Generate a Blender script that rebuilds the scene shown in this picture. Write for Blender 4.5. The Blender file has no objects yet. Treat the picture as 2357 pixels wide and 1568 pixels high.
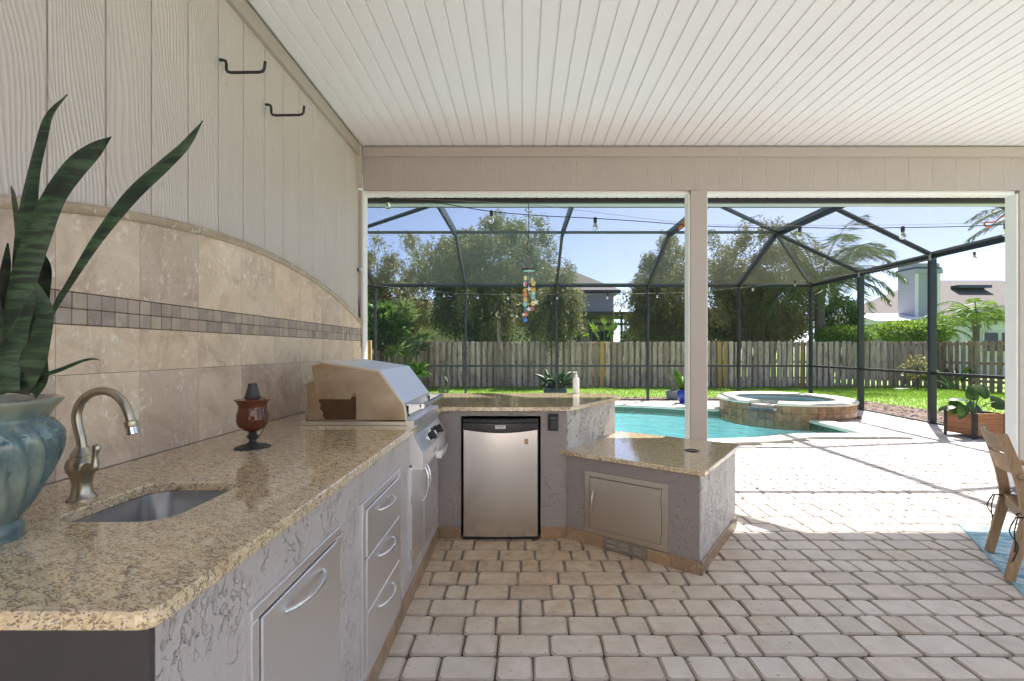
import bpy, bmesh, math, random
import numpy as np
from mathutils import Vector, Matrix

random.seed(7)
RNG = np.random.default_rng(11)
SC = bpy.context.scene
COL = SC.collection
rad = math.radians

# ------------------------------------------------------------------ camera, sky, sun, exposure
H = 1.336                       # eye height in metres
F = 1047.6                      # focal length in pixels of a 2357 px wide frame
cam_d = bpy.data.cameras.new('camera'); cam = bpy.data.objects.new('camera', cam_d); COL.objects.link(cam)
cam.location = (0, 0, H); cam.rotation_euler = (rad(90), 0, 0)
cam_d.lens = 16.0; cam_d.sensor_width = 36.0; cam_d.sensor_fit = 'HORIZONTAL'
cam_d.shift_x = -0.0104; cam_d.shift_y = 0.0093
cam_d.clip_start = 0.02; cam_d.clip_end = 2000
SC.camera = cam

SUN_TO = Vector((0.43, 0.55, 1.0)).normalized()
sun_el = math.asin(SUN_TO.z); sun_az = math.atan2(SUN_TO.x, SUN_TO.y)
world = bpy.data.worlds.new('World'); SC.world = world; world.use_nodes = True
wn = world.node_tree
bg = wn.nodes['Background']; bg.inputs['Strength'].default_value = 0.05
sky = wn.nodes.new('ShaderNodeTexSky'); sky.sky_type = 'NISHITA'; sky.sun_disc = False
sky.sun_elevation = sun_el; sky.sun_rotation = sun_az
sky.altitude = 0; sky.air_density = 0.38; sky.dust_density = 1.1; sky.ozone_density = 1.5
wn.links.new(sky.outputs[0], bg.inputs['Color'])
sl = bpy.data.lights.new('sun', 'SUN'); sl.energy = 2.0; sl.angle = rad(0.6); sl.color = (1.0, 0.96, 0.91)
so = bpy.data.objects.new('sun', sl); COL.objects.link(so); so.location = (20, 25, 45)
so.rotation_euler = (-SUN_TO).to_track_quat('-Z', 'Y').to_euler()
SC.view_settings.view_transform = 'Standard'; SC.view_settings.look = 'None'
SC.view_settings.exposure = 3.0; SC.view_settings.gamma = 1.0; SC.view_settings.use_curve_mapping = False
SC.render.engine = 'CYCLES'
SC.cycles.max_bounces = 10; SC.cycles.diffuse_bounces = 6; SC.cycles.glossy_bounces = 4
SC.cycles.transparent_max_bounces = 12; SC.cycles.transmission_bounces = 6
SC.cycles.use_denoising = True
SC.cycles.sample_clamp_indirect = 6.0

# ------------------------------------------------------------------ pixel -> place helpers
def W(x, y, Y):                 # point seen at pixel x,y standing at depth Y
    return Vector(((x - 1203) * Y / F, Y, H - (y - 806) * Y / F))
def G(x, y, z=0.0):             # point seen at pixel x,y lying on the level z
    Y = (H - z) * F / (y - 806)
    return Vector(((x - 1203) * Y / F, Y, z))

# ------------------------------------------------------------------ object helpers
ORG = {}
def empty(name, loc, label, cat, group=None):
    o = bpy.data.objects.new(name, None); COL.objects.link(o); o.location = loc
    o.empty_display_size = 0.1
    ORG[o] = Vector(loc); tag(o, label, cat, group); return o
def tag(o, label=None, cat=None, group=None, kind=None):
    if label: o['label'] = label
    if cat: o['category'] = cat
    if group: o['group'] = group
    if kind: o['kind'] = kind
    return o

def inset(poly, d):             # positive d shrinks a counter-clockwise polygon
    n = len(poly); out = []
    for i in range(n):
        a, b, c = Vector(poly[i-1][:2]), Vector(poly[i][:2]), Vector(poly[(i+1) % n][:2])
        u = (b-a).normalized(); v = (c-b).normalized()
        n1 = Vector((-u.y, u.x)); n2 = Vector((-v.y, v.x)); m = (n1+n2)
        if m.length < 1e-6: m = n1.copy()
        m.normalize(); k = max(0.35, m.dot(n1))
        p = b + m*(d/k); out.append((p.x, p.y))
    return out

def catmull(pts, k=6, closed=False):
    pts = [Vector(p) for p in pts]; n = len(pts); out = []
    rng = range(n) if closed else range(n-1)
    for i in rng:
        if closed: p0, p1, p2, p3 = pts[i-1], pts[i], pts[(i+1) % n], pts[(i+2) % n]
        else: p0, p1, p2, p3 = pts[max(0, i-1)], pts[i], pts[i+1], pts[min(n-1, i+2)]
        for j in range(k):
            t = j/k
            out.append(0.5*((2*p1) + (p2-p0)*t + (2*p0-5*p1+4*p2-p3)*t*t + (3*p1-p0-3*p2+p3)*t**3))
    if not closed: out.append(pts[-1])
    return out

class MB:
    def __init__(s): s.v = []; s.f = []; s.M = None; s.attr = []
    def add(s, verts, faces, tone=None):
        b = len(s.v)
        for p in verts:
            p = Vector(p)
            s.v.append(s.M @ p if s.M else p)
        for f in faces: s.f.append(tuple(b+i for i in f))
        if tone is not None: s.attr += [tone]*len(faces)
        return s
    def box(s, x0, x1, y0, y1, z0, z1, ch=0.0, tone=None):
        if x1 < x0: x0, x1 = x1, x0
        if y1 < y0: y0, y1 = y1, y0
        if z1 < z0: z0, z1 = z1, z0
        ch = min(ch, (x1-x0)*.45, (y1-y0)*.45, (z1-z0)*.45)
        if ch <= 1e-5:
            v = [(x, y, z) for z in (z0, z1) for y in (y0, y1) for x in (x0, x1)]
            f = [(0,2,3,1),(4,5,7,6),(0,1,5,4),(2,6,7,3),(0,4,6,2),(1,3,7,5)]
            return s.add(v, f, tone)
        v = []; idx = {}
        X = (x0, x1); Yv = (y0, y1); Z = (z0, z1)
        for i in (0,1):
            for j in (0,1):
                for k in (0,1):
                    sx, sy, sz = (1-2*i)*ch, (1-2*j)*ch, (1-2*k)*ch
                    idx[i,j,k,0] = len(v); v.append((X[i], Yv[j]+sy, Z[k]+sz))
                    idx[i,j,k,1] = len(v); v.append((X[i]+sx, Yv[j], Z[k]+sz))
                    idx[i,j,k,2] = len(v); v.append((X[i]+sx, Yv[j]+sy, Z[k]))
        f = []
        def q(*a): f.append(tuple(idx[t] for t in a))
        for i in (0,1):
            a = [(i,0,0,0),(i,1,0,0),(i,1,1,0),(i,0,1,0)]; q(*(a if i else a[::-1]))
            a = [(0,i,0,1),(0,i,1,1),(1,i,1,1),(1,i,0,1)]; q(*(a if i else a[::-1]))
            a = [(0,0,i,2),(1,0,i,2),(1,1,i,2),(0,1,i,2)]; q(*(a if i else a[::-1]))
        for i in (0,1):
            for j in (0,1):
                a = [(i,j,0,0),(i,j,0,1),(i,j,1,1),(i,j,1,0)]; q(*(a if i ^ j else a[::-1]))
                a = [(i,0,j,0),(i,0,j,2),(i,1,j,2),(i,1,j,0)]; q(*(a if not (i ^ j) else a[::-1]))
                a = [(0,i,j,1),(0,i,j,2),(1,i,j,2),(1,i,j,1)]; q(*(a if i ^ j else a[::-1]))
                for k in (0,1):
                    a = [(i,j,k,0),(i,j,k,1),(i,j,k,2)]; q(*(a if (i+j+k) % 2 else a[::-1]))
        return s.add(v, f, tone)
    def bar(s, p, q, w, h, up=(0,0,1)):
        p, q = Vector(p), Vector(q); d = (q-p).normalized(); up = Vector(up)
        sd = d.cross(up)
        if sd.length < 1e-4: sd = d.cross(Vector((1,0,0)))
        sd.normalize(); u = sd.cross(d).normalized()
        v = []
        for c in (p, q):
            for a, b in ((-1,-1),(1,-1),(1,1),(-1,1)): v.append(c + sd*(a*w/2) + u*(b*h/2))
        return s.add(v, [(0,1,2,3),(7,6,5,4),(0,4,5,1),(1,5,6,2),(2,6,7,3),(3,7,4,0)])
    def tube(s, pts, r, n=8, cap=True):
        pts = [Vector(p) for p in pts]
        rr = r if isinstance(r, (list, tuple)) else [r]*len(pts)
        rings = []; prev = None
        for i, p in enumerate(pts):
            d = (pts[min(i+1, len(pts)-1)] - pts[max(i-1, 0)]).normalized()
            if prev is None:
                a = Vector((0,0,1)) if abs(d.z) < .9 else Vector((1,0,0))
                prev = d.cross(a).normalized()
            sd = (prev - d*prev.dot(d))
            sd = sd.normalized() if sd.length > 1e-5 else d.orthogonal().normalized()
            prev = sd; u = d.cross(sd)
            rings.append([p + (sd*math.cos(2*math.pi*k/n) + u*math.sin(2*math.pi*k/n))*rr[i] for k in range(n)])
        v = [q for R in rings for q in R]; f = []
        for i in range(len(pts)-1):
            for k in range(n):
                f.append((i*n+k, i*n+(k+1) % n, (i+1)*n+(k+1) % n, (i+1)*n+k))
        if cap: f.append(tuple(range(n))[::-1]); f.append(tuple((len(pts)-1)*n+k for k in range(n)))
        return s.add(v, f)
    def lathe(s, prof, c=(0,0,0), n=32, mod=None, caps=True):
        c = Vector(c); v = []; f = []
        for r, z in prof:
            for k in range(n):
                t = 2*math.pi*k/n; q = r*(mod(t, z) if mod else 1)
                v.append(c + Vector((q*math.cos(t), q*math.sin(t), z)))
        m = len(prof)
        for i in range(m-1):
            for k in range(n): f.append((i*n+k, i*n+(k+1) % n, (i+1)*n+(k+1) % n, (i+1)*n+k))
        if caps: f.append(tuple(range(n))[::-1]); f.append(tuple((m-1)*n+k for k in range(n)))
        return s.add(v, f)
    def prism(s, poly, z0, z1, top=True, bottom=True):
        n = len(poly)
        v = [(p[0], p[1], z0) for p in poly] + [(p[0], p[1], z1) for p in poly]
        f = [(i, (i+1) % n, n+(i+1) % n, n+i) for i in range(n)]
        if top: f.append(tuple(range(n, 2*n)))
        if bottom: f.append(tuple(range(n))[::-1])
        return s.add(v, f)
    def extrude(s, prof, axis_pts):       # profile (list of vectors) moved to each of two offsets
        n = len(prof); v = [Vector(p)+Vector(a) for a in axis_pts for p in prof]
        f = [(i, (i+1) % n, n+(i+1) % n, n+i) for i in range(n)]
        f += [tuple(range(n))[::-1], tuple(range(n, 2*n))]
        return s.add(v, f)
    def build(s, name, mat, parent=None, base=None, smooth=False, kind=None, fix=True):
        me = bpy.data.meshes.new(name)
        if parent is not None: org = ORG[parent]
        elif base is not None: org = Vector(base)
        else:
            vs = s.v; org = Vector((sum(p.x for p in vs)/len(vs), sum(p.y for p in vs)/len(vs), min(p.z for p in vs)))
        me.from_pydata([tuple(p-org) for p in s.v], [], s.f)
        if s.attr and len(s.attr) == len(s.f):
            a = me.attributes.new('tone', 'FLOAT', 'FACE'); a.data.foreach_set('value', s.attr)
        if fix:
            bm = bmesh.new(); bm.from_mesh(me); bmesh.ops.recalc_face_normals(bm, faces=bm.faces); bm.to_mesh(me); bm.free()
        if smooth:
            me.polygons.foreach_set('use_smooth', [True]*len(me.polygons))
            if smooth != True:
                try: me.set_sharp_from_angle(angle=rad(smooth))
                except Exception: pass
        me.materials.append(mat)
        o = bpy.data.objects.new(name, me); COL.objects.link(o)
        if parent is None: o.location = org
        else: o.parent = parent
        ORG[o] = org
        if kind: o['kind'] = kind
        return o

def raw_mesh(name, verts, faces4, mat, parent=None, tones=None, kind=None):   # verts (n,3) numpy, quads (m,4)
    org = np.array(ORG[parent] if parent is not None else (0,0,0), dtype=float)
    v = (verts-org).astype(np.float32); m = len(faces4); k = faces4.shape[1]
    me = bpy.data.meshes.new(name)
    me.vertices.add(len(v)); me.vertices.foreach_set('co', v.ravel())
    me.loops.add(m*k); me.loops.foreach_set('vertex_index', faces4.ravel().astype(np.int32))
    me.polygons.add(m); me.polygons.foreach_set('loop_start', np.arange(0, m*k, k, dtype=np.int32))
    try: me.polygons.foreach_set('loop_total', np.full(m, k, dtype=np.int32))
    except Exception: pass
    if tones is not None:
        a = me.attributes.new('tone', 'FLOAT', 'FACE'); a.data.foreach_set('value', tones.astype(np.float32))
    me.materials.append(mat); me.update(calc_edges=True)
    o = bpy.data.objects.new(name, me); COL.objects.link(o)
    if parent is not None: o.parent = parent
    ORG[o] = Vector(org)
    if kind: o['kind'] = kind
    return o

def slab(outer, holes, z0, z1, ch, M=None):     # flat stone slab with chamfered rim and cut-outs
    mb = MB(); bm = bmesh.new()
    loops = [(outer, 1)] + [(h, -1) for h in holes]
    edges = []
    for L, sgn in loops:
        top = inset(L, ch*sgn) if ch else L
        vs = [bm.verts.new((p[0], p[1], z1)) for p in top]
        edges += [bm.edges.new((vs[i], vs[(i+1) % len(vs)])) for i in range(len(vs))]
    bmesh.ops.triangle_fill(bm, use_beauty=True, use_dissolve=False, edges=edges)
    bm.verts.ensure_lookup_table(); bm.verts.index_update()
    mb.add([v.co.copy() for v in bm.verts], [[v.index for v in f.verts] for f in bm.faces])
    nb = len(bm.verts)
    mb.add([(v.co.x, v.co.y, z0) for v in bm.verts], [[v.index for v in f.verts][::-1] for f in bm.faces])
    for L, sgn in loops:
        top = inset(L, ch*sgn) if ch else L; n = len(L)
        rings = [[(p[0], p[1], z1) for p in top], [(p[0], p[1], z1-ch) for p in L], [(p[0], p[1], z0+ch) for p in L], [(p[0], p[1], z0) for p in top]]
        v = [p for r in rings for p in r]; f = []
        for r in range(3):
            for i in range(n): f.append((r*n+i, r*n+(i+1) % n, (r+1)*n+(i+1) % n, (r+1)*n+i))
        mb.add(v, f)
    bm.free(); return mb

# ------------------------------------------------------------------ materials
class NT:
    def __init__(s, name):
        s.m = bpy.data.materials.new(name); s.m.use_nodes = True; s.t = s.m.node_tree
        s.b = s.t.nodes['Principled BSDF']; s.o = s.t.nodes['Material Output']
    def n(s, typ, ins=None, **props):
        nd = s.t.nodes.new('ShaderNode'+typ)
        for k, v in props.items(): setattr(nd, k, v)
        for k, v in (ins or {}).items():
            sock = nd.inputs[k]
            if hasattr(v, 'is_output') or isinstance(v, bpy.types.NodeSocket): s.t.links.new(v, sock)
            else: sock.default_value = v
        return nd
    def coord(s, scale=(1,1,1), kind='Object', rnd=0.0, rot=(0,0,0)):
        tc = s.n('TexCoord'); v = tc.outputs[kind]
        if rnd:
            oi = s.n('ObjectInfo'); mul = s.n('VectorMath', {0: oi.outputs['Random'], 1: (rnd, rnd*.7, rnd*1.3)}, operation='MULTIPLY')
            v = s.n('VectorMath', {0: v, 1: mul.outputs[0]}, operation='ADD').outputs[0]
        return s.n('Mapping', {'Vector': v, 'Scale': scale, 'Rotation': rot}).outputs[0]
    def noise(s, vec, scale, detail=4, rough=.5, dist=0.0):
        return s.n('TexNoise', {'Vector': vec, 'Scale': scale, 'Detail': detail, 'Roughness': rough, 'Distortion': dist}).outputs[0]
    def ramp(s, fac, stops, interp='LINEAR'):
        r = s.n('ValToRGB', {'Fac': fac}); cr = r.color_ramp; cr.interpolation = interp
        while len(cr.elements) < len(stops): cr.elements.new(.5)
        for e, (p, c) in zip(cr.elements, stops):
            e.position = p; e.color = (*c, 1) if len(c) == 3 else c
        return r.outputs[0]
    def mix(s, fac, a, b, mode='MIX'):
        nd = s.n('Mix', data_type='RGBA', blend_type=mode)
        for sock, v in ((nd.inputs[0], fac), (nd.inputs[6], a), (nd.inputs[7], b)):
            if isinstance(v, bpy.types.NodeSocket): s.t.links.new(v, sock)
            elif sock.type == 'RGBA': sock.default_value = (*v, 1) if len(v) == 3 else v
            else: sock.default_value = v
        return nd.outputs[2]
    def math(s, op, a, b=0.0):
        return s.n('Math', {0: a, 1: b}, operation=op).outputs[0]
    def bump(s, h, strength=.5, dist=.01, prev=None):
        ins = {'Height': h, 'Strength': strength, 'Distance': dist}
        if prev is not None: ins['Normal'] = prev
        return s.n('Bump', ins).outputs[0]
    def set(s, color=None, rough=None, metal=None, normal=None, **kw):
        def put(k, v):
            if v is None: return
            sk = s.b.inputs[k]
            if isinstance(v, bpy.types.NodeSocket): s.t.links.new(v, sk)
            else: sk.default_value = (*v, 1) if (isinstance(v, tuple) and len(v) == 3 and sk.type == 'RGBA') else v
        put('Base Color', color); put('Roughness', rough); put('Metallic', metal); put('Normal', normal)
        for k, v in kw.items(): put(k.replace('_', ' '), v)
        return s.m

def plain(name, c, rough=.5, metal=0.0, var=.12, scale=8.0, bump=0.0):
    t = NT(name); v = t.coord(rnd=5)
    n = t.noise(v, scale, 5, .6)
    col = t.mix(n, tuple(x*(1-var) for x in c), tuple(min(1, x*(1+var)) for x in c))
    r = t.math('ADD', t.math('MULTIPLY', t.noise(v, scale*2.3, 3), .25), rough-.12)
    nm = t.bump(t.noise(v, scale*6, 3), bump, .004) if bump else None
    return t.set(col, r, metal, nm)

MAT = {}
def mk_siding(name, c):
    t = NT(name); v = t.coord((1, 1, .10), rnd=7)
    warp = t.noise(t.coord((1, 1, .35), rnd=7), 3.0, 2)
    v2 = t.n('VectorMath', {0: v, 1: t.n('VectorMath', {0: warp, 1: (.11, .11, .0)}, operation='MULTIPLY').outputs[0]}, operation='ADD').outputs[0]
    w = t.n('TexWave', {'Vector': v2, 'Scale': 40.0, 'Distortion': 2.0, 'Detail': 2.0, 'Detail Scale': 1.2}, wave_type='BANDS', bands_direction='DIAGONAL').outputs[1]
    fine = t.noise(t.coord((1, 1, .02), rnd=7), 160, 2)
    h = t.math('ADD', t.math('POWER', w, 1.6), t.math('MULTIPLY', fine, .35))
    big = t.noise(t.coord(rnd=7), 2.2, 4)
    col = t.mix(big, tuple(x*.93 for x in c), tuple(x*1.05 for x in c))
    spk = t.ramp(t.noise(t.coord((1, 1, .5), rnd=3), 24, 2), [(.0, (1, 1, 1)), (.74, (1, 1, 1)), (.78, (.55, .5, .45))])
    col = t.mix(.6, col, spk, 'MULTIPLY')
    return t.set(col, .31, 0, t.bump(h, .42, .004))
MAT['siding'] = mk_siding('siding_paint', (.53, .47, .43))
MAT['taupe'] = mk_siding('trim_paint', (.46, .405, .365))

def mk_ceiling():
    t = NT('ceiling_vinyl'); n = t.noise(t.coord(), .8, 3)
    return t.set(t.mix(n, (.81, .79, .82), (.85, .83, .86)), .42)
MAT['ceiling'] = mk_ceiling()
MAT['white_paint'] = plain('white_paint', (.78, .78, .76), .4, 0, .05)
MAT['beam_board_shaded'] = mk_siding('shaded_siding_paint', (.40, .345, .305))  # same paint as the siding, darkened to carry the beam's shade
MAT['taupe_smooth'] = plain('taupe_paint', (.40, .345, .305), .45, 0, .05, 6, .05)
MAT['dark_gap'] = plain('shadow_gap', (.03, .03, .03), .9)
MAT['bronze'] = plain('bronze_aluminium', (.022, .024, .027), .38, 0.0, .2)
MAT['gutter_grey'] = plain('grey_green_panel', (.42, .47, .45), .5)
MAT['thread'] = plain('screen_thread', (.16, .16, .16), .6)

def mk_travertine(name, cs, grout=False, pit=.65):
    t = NT(name); v = t.coord(rnd=9); oi = t.n('ObjectInfo').outputs['Random']
    base = t.ramp(t.noise(v, 5.5, 7, .68, .9), [(.3, cs[0]), (.5, cs[1]), (.75, cs[2])])
    base = t.mix(.85, base, t.ramp(oi, [(0, (.66, .64, .65)), (.35, (.9, .88, .87)), (.7, (1, .98, .94)), (1, (1.0, .92, .84))]), 'MULTIPLY')
    p = t.noise(t.coord((1, 1.2, .8), rnd=9), 38, 4, .55, .8)
    msk = t.noise(v, 6, 3)
    pits = t.math('MULTIPLY', t.ramp(p, [(.56, (0, 0, 0)), (.64, (1, 1, 1))]), t.ramp(msk, [(.42, (0, 0, 0)), (.6, (1, 1, 1))]))
    col = t.mix(t.math('MULTIPLY', pits, pit), base, (.84, .77, .68))
    dk = t.ramp(t.noise(t.coord(rnd=4), 60, 3), [(.30, (1, 1, 1)), (.36, (0, 0, 0))])
    col = t.mix(t.math('MULTIPLY', dk, .25), col, (.2, .15, .11))
    return t.set(col, .34, 0, t.bump(p, .12, .002))
MAT['travertine'] = mk_travertine('travertine', [(.47, .355, .275), (.66, .53, .415), (.76, .65, .53)])
MAT['mosaic'] = mk_travertine('tumbled_mosaic', [(.29, .235, .20), (.40, .335, .285), (.48, .41, .355)], pit=.15)
MAT['bullnose'] = mk_travertine('bullnose_travertine', [(.30, .235, .17), (.40, .32, .235), (.47, .39, .29)])
MAT['grout'] = plain('tile_grout', (.30, .25, .20), .8)
MAT['grout_dark'] = plain('dark_grout', (.13, .095, .07), .9)
MAT['base_tile'] = mk_travertine('base_travertine', [(.20, .13, .075), (.30, .205, .125), (.38, .27, .17)], pit=.25)

def mk_granite():
    t = NT('granite'); v = t.coord((1, 1, 1), rot=(0, 0, rad(28)))
    vs = t.n('Mapping', {'Vector': v, 'Scale': (1.0, 2.1, 1.6)}).outputs[0]
    wob = t.noise(vs, 30, 3)
    v3 = t.n('VectorMath', {0: vs, 1: t.n('VectorMath', {0: wob, 1: (.03, .03, .03)}, operation='MULTIPLY').outputs[0]}, operation='ADD').outputs[0]
    c1 = t.n('TexVoronoi', {'Vector': v3, 'Scale': 110.0}).outputs['Color']
    sep = t.n('SeparateColor', {'Color': c1}).outputs
    base = t.ramp(sep[0], [(0, (.62, .48, .28)), (.3, (.72, .60, .40)), (.55, (.52, .38, .20)), (.75, (.76, .68, .52)), (1, (.40, .27, .14))])
    base = t.mix(.25, base, (.64, .52, .34))
    c2 = t.n('SeparateColor', {'Color': t.n('TexVoronoi', {'Vector': v3, 'Scale': 170.0}).outputs['Color']}).outputs
    clus = t.noise(vs, 26, 4, .6)
    dark = t.math('LESS_THAN', c2[1], t.math('MULTIPLY', t.math('SUBTRACT', clus, .37), 2.2))
    col = t.mix(t.math('MULTIPLY', dark, .7), base, t.ramp(c2[2], [(0, (.04, .03, .022)), (.5, (.15, .10, .06)), (1, (.28, .20, .13))]))
    vein = t.ramp(t.noise(t.n('Mapping', {'Vector': v, 'Scale': (.7, 2.6, 1)}).outputs[0], 2.6, 5, .6, .5), [(.62, (0, 0, 0)), (.72, (1, 1, 1))])
    col = t.mix(t.math('MULTIPLY', vein, .45), col, (.22, .105, .05))
    return t.set(col, .07, 0, None, Specular_IOR_Level=.6, Coat_Weight=.35, Coat_Roughness=.04)
MAT['granite'] = mk_granite()

def mk_stucco(name, c, sc=1.0, strength=.9, dist=.014):
    t = NT(name); v = t.coord((1, 1, .75))
    warp = t.n('VectorMath', {0: t.n('TexNoise', {'Vector': v, 'Scale': 22*sc, 'Detail': 2}).outputs[1], 1: (.03, .03, .03)}, operation='MULTIPLY').outputs[0]
    v2 = t.n('VectorMath', {0: v, 1: warp}, operation='ADD').outputs[0]
    pit = t.ramp(t.noise(v2, 58*sc, 2, .5), [(.55, (0, 0, 0)), (.62, (1, 1, 1))])
    zone = t.ramp(t.noise(v, 9*sc, 3), [(.47, (0, 0, 0)), (.60, (1, 1, 1))])
    pit = t.math('MULTIPLY', pit, zone)
    iso = t.math('ABSOLUTE', t.math('SUBTRACT', t.noise(v2, 9*sc, 2, .5), .5))
    edge = t.math('MULTIPLY', t.ramp(iso, [(0, (1, 1, 1)), (.014, (0, 0, 0))]), t.ramp(t.noise(v, 11*sc, 2), [(.54, (0, 0, 0)), (.62, (1, 1, 1))]))
    plate = t.ramp(t.noise(v2, 20*sc, 3, .5), [(.47, (0, 0, 0)), (.53, (1, 1, 1))])
    h = t.math('SUBTRACT', t.math('MULTIPLY', plate, .13), t.math('MAXIMUM', pit, t.math('MULTIPLY', edge, .8)))
    h = t.math('ADD', h, t.math('MULTIPLY', t.noise(v, 70, 3), .18))
    col = t.mix(t.noise(v, 3, 3), tuple(x*.94 for x in c), tuple(x*1.05 for x in c))
    return t.set(col, .42, 0, t.bump(h, strength, dist))
MAT['stucco'] = mk_stucco('lit_painted_stucco', (.46, .415, .395), 1.0, .85, .011)  # same stucco as the bar, lightened to carry the light on this run
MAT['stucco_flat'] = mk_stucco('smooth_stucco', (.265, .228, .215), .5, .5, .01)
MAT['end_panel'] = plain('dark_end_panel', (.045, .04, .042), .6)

def mk_steel(name, c=(.84, .84, .86), rough=.40, axis=(1, 1, 60), stain=0.0):
    t = NT(name); v = t.coord(axis, rnd=2)
    br = t.noise(v, 9, 3, .6)
    cl = t.noise(t.coord(rnd=2), 3.5, 4)
    r = t.math('ADD', t.math('MULTIPLY', br, .10), t.math('ADD', t.math('MULTIPLY', cl, .12), rough-.11))
    col = t.mix(br, tuple(x*.93 for x in c), tuple(x*1.05 for x in c))
    met = 1.0
    if stain:
        s = t.ramp(t.noise(t.coord((1, 1, 1.3), rnd=1), 2.6, 5, .5, .1), [(.34, (0, 0, 0)), (.70, (1, 1, 1))])
        col = t.mix(t.math('MULTIPLY', s, stain), col, (.20, .115, .045))
        dk = t.ramp(t.noise(t.coord(), 22, 5, .7), [(.58, (0, 0, 0)), (.68, (1, 1, 1))])
        col = t.mix(t.math('MULTIPLY', t.math('MULTIPLY', dk, s), .8), col, (.07, .04, .02))
        r = t.math('ADD', r, t.math('MULTIPLY', s, .16))
    return t.set(col, r, met, t.bump(br, .04, .002))
MAT['steel'] = mk_steel('brushed_steel')
MAT['steel_h'] = mk_steel('brushed_steel_across', axis=(60, 1, 1))
MAT['steel_y'] = mk_steel('brushed_steel_along', axis=(1, 60, 1))
MAT['steel_door'] = mk_steel('champagne_steel', (.62, .57, .50), .36, (1, 1, 60))
MAT['steel_stain'] = mk_steel('heat_stained_steel', (.52, .43, .33), .38, (60, 60, 1), .9)
MAT['sink_steel'] = mk_steel('sink_steel', (.50, .50, .51), .30, (1, 60, 1))
MAT['fridge_steel'] = mk_steel('fridge_steel', (.70, .67, .64), .24, (.4, .4, 70))
MAT['vent'] = plain('vent_metal', (.26, .225, .185), .5, .5, .15)
MAT['bright_steel'] = plain('polished_steel', (.72, .72, .72), .2, 1.0, .05)
MAT['nickel'] = plain('brushed_nickel', (.50, .45, .36), .34, 1.0, .08)
MAT['chrome'] = plain('chrome', (.62, .65, .68), .18, 1.0, .05)
MAT['black_plastic'] = plain('black_plastic', (.012, .012, .013), .3)
MAT['black_matte'] = plain('black_metal', (.016, .014, .013), .5)
MAT['grey_plate'] = plain('silver_badge', (.5, .5, .5), .35, .6)
MAT['grey_plastic'] = plain('grey_plastic', (.28, .28, .28), .5)
MAT['sticker'] = plain('worn_sticker', (.42, .27, .17), .7)
MAT['outlet'] = plain('weatherproof_cover', (.028, .027, .027), .45, 0, .1, 20, .1)

def mk_paver():
    t = NT('paver_concrete'); tone_in = t.n('Attribute', attribute_name='tone').outputs['Fac']; tone = t.math('FRACT', tone_in); worn = t.math('GREATER_THAN', tone_in, 1.5)
    geo = t.n('NewGeometry').outputs['Position']
    base = t.ramp(tone, [(0, (.52, .45, .395)), (.25, (.63, .575, .52)), (.5, (.69, .64, .585)), (.72, (.67, .595, .525)), (.86, (.60, .52, .455)), (1, (.72, .68, .63))])
    n1 = t.noise(geo, 9, 5, .65); n2 = t.noise(geo, 150, 3, .7)
    col = t.mix(.5, base, t.ramp(n1, [(.3, (.74, .70, .66)), (.55, (1, 1, 1)), (.8, (1.1, 1.08, 1.05))]), 'MULTIPLY')
    col = t.mix(.35, col, t.ramp(n2, [(.3, (.6, .58, .56)), (.5, (1, 1, 1)), (.75, (1.15, 1.15, 1.13))]), 'MULTIPLY')
    # warm indoor shading of the kitchen nook, painted into the paver colour
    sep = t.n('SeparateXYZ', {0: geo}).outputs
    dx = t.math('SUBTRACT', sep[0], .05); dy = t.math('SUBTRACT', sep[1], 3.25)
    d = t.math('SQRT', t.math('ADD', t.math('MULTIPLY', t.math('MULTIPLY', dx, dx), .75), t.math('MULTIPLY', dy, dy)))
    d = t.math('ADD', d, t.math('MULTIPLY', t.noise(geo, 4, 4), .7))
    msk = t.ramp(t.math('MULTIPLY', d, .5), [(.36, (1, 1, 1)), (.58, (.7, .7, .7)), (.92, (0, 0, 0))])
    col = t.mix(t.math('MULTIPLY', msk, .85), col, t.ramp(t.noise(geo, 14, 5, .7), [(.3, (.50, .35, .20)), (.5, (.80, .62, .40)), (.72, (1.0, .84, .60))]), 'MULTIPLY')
    col = t.mix(t.math('MULTIPLY', worn, .55), col, (.24, .19, .15))
    dk = t.ramp(t.noise(geo, 34, 3), [(.27, (1, 1, 1)), (.32, (0, 0, 0))])
    col = t.mix(t.math('MULTIPLY', dk, .6), col, (.14, .10, .08))
    return t.set(col, .75, 0, t.bump(t.math('ADD', t.math('MULTIPLY', n1, .6), t.math('MULTIPLY', n2, .35)), .35, .006))
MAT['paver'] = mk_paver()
MAT['sand'] = plain('joint_sand', (.13, .10, .08), .95, 0, .3, 40, .3)
MAT['coping'] = plain('cream_coping', (.66, .62, .50), .6, 0, .12, 9, .15)

def mk_grass(name, a, b):
    t = NT(name); tone = t.n('Attribute', attribute_name='tone').outputs['Fac']; g = t.n('NewGeometry').outputs['Position']
    n = t.noise(g, 1.3, 4); col = t.mix(t.math('ADD', t.math('MULTIPLY', tone, .6), t.math('MULTIPLY', n, .5)), a, b)
    bs = t.set(col, .6); tr = t.n('BsdfTranslucent', {'Color': col})
    mx = t.n('MixShader', {0: .45, 1: t.b.outputs[0], 2: tr.outputs[0]})
    t.t.links.new(mx.outputs[0], t.o.inputs[0]); return t.m
MAT['blade'] = mk_grass('grass_blade', (.10, .22, .015), (.26, .40, .04))
t = NT('lawn_soil'); g = t.n('NewGeometry').outputs['Position']
MAT['lawn'] = t.set(t.mix(t.noise(g, 2.2, 5, .65), (.12, .22, .02), (.22, .34, .04)), .85, 0, t.bump(t.noise(g, 45, 4), .9, .03))
t = NT('mulch'); g = t.n('NewGeometry').outputs['Position']
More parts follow.
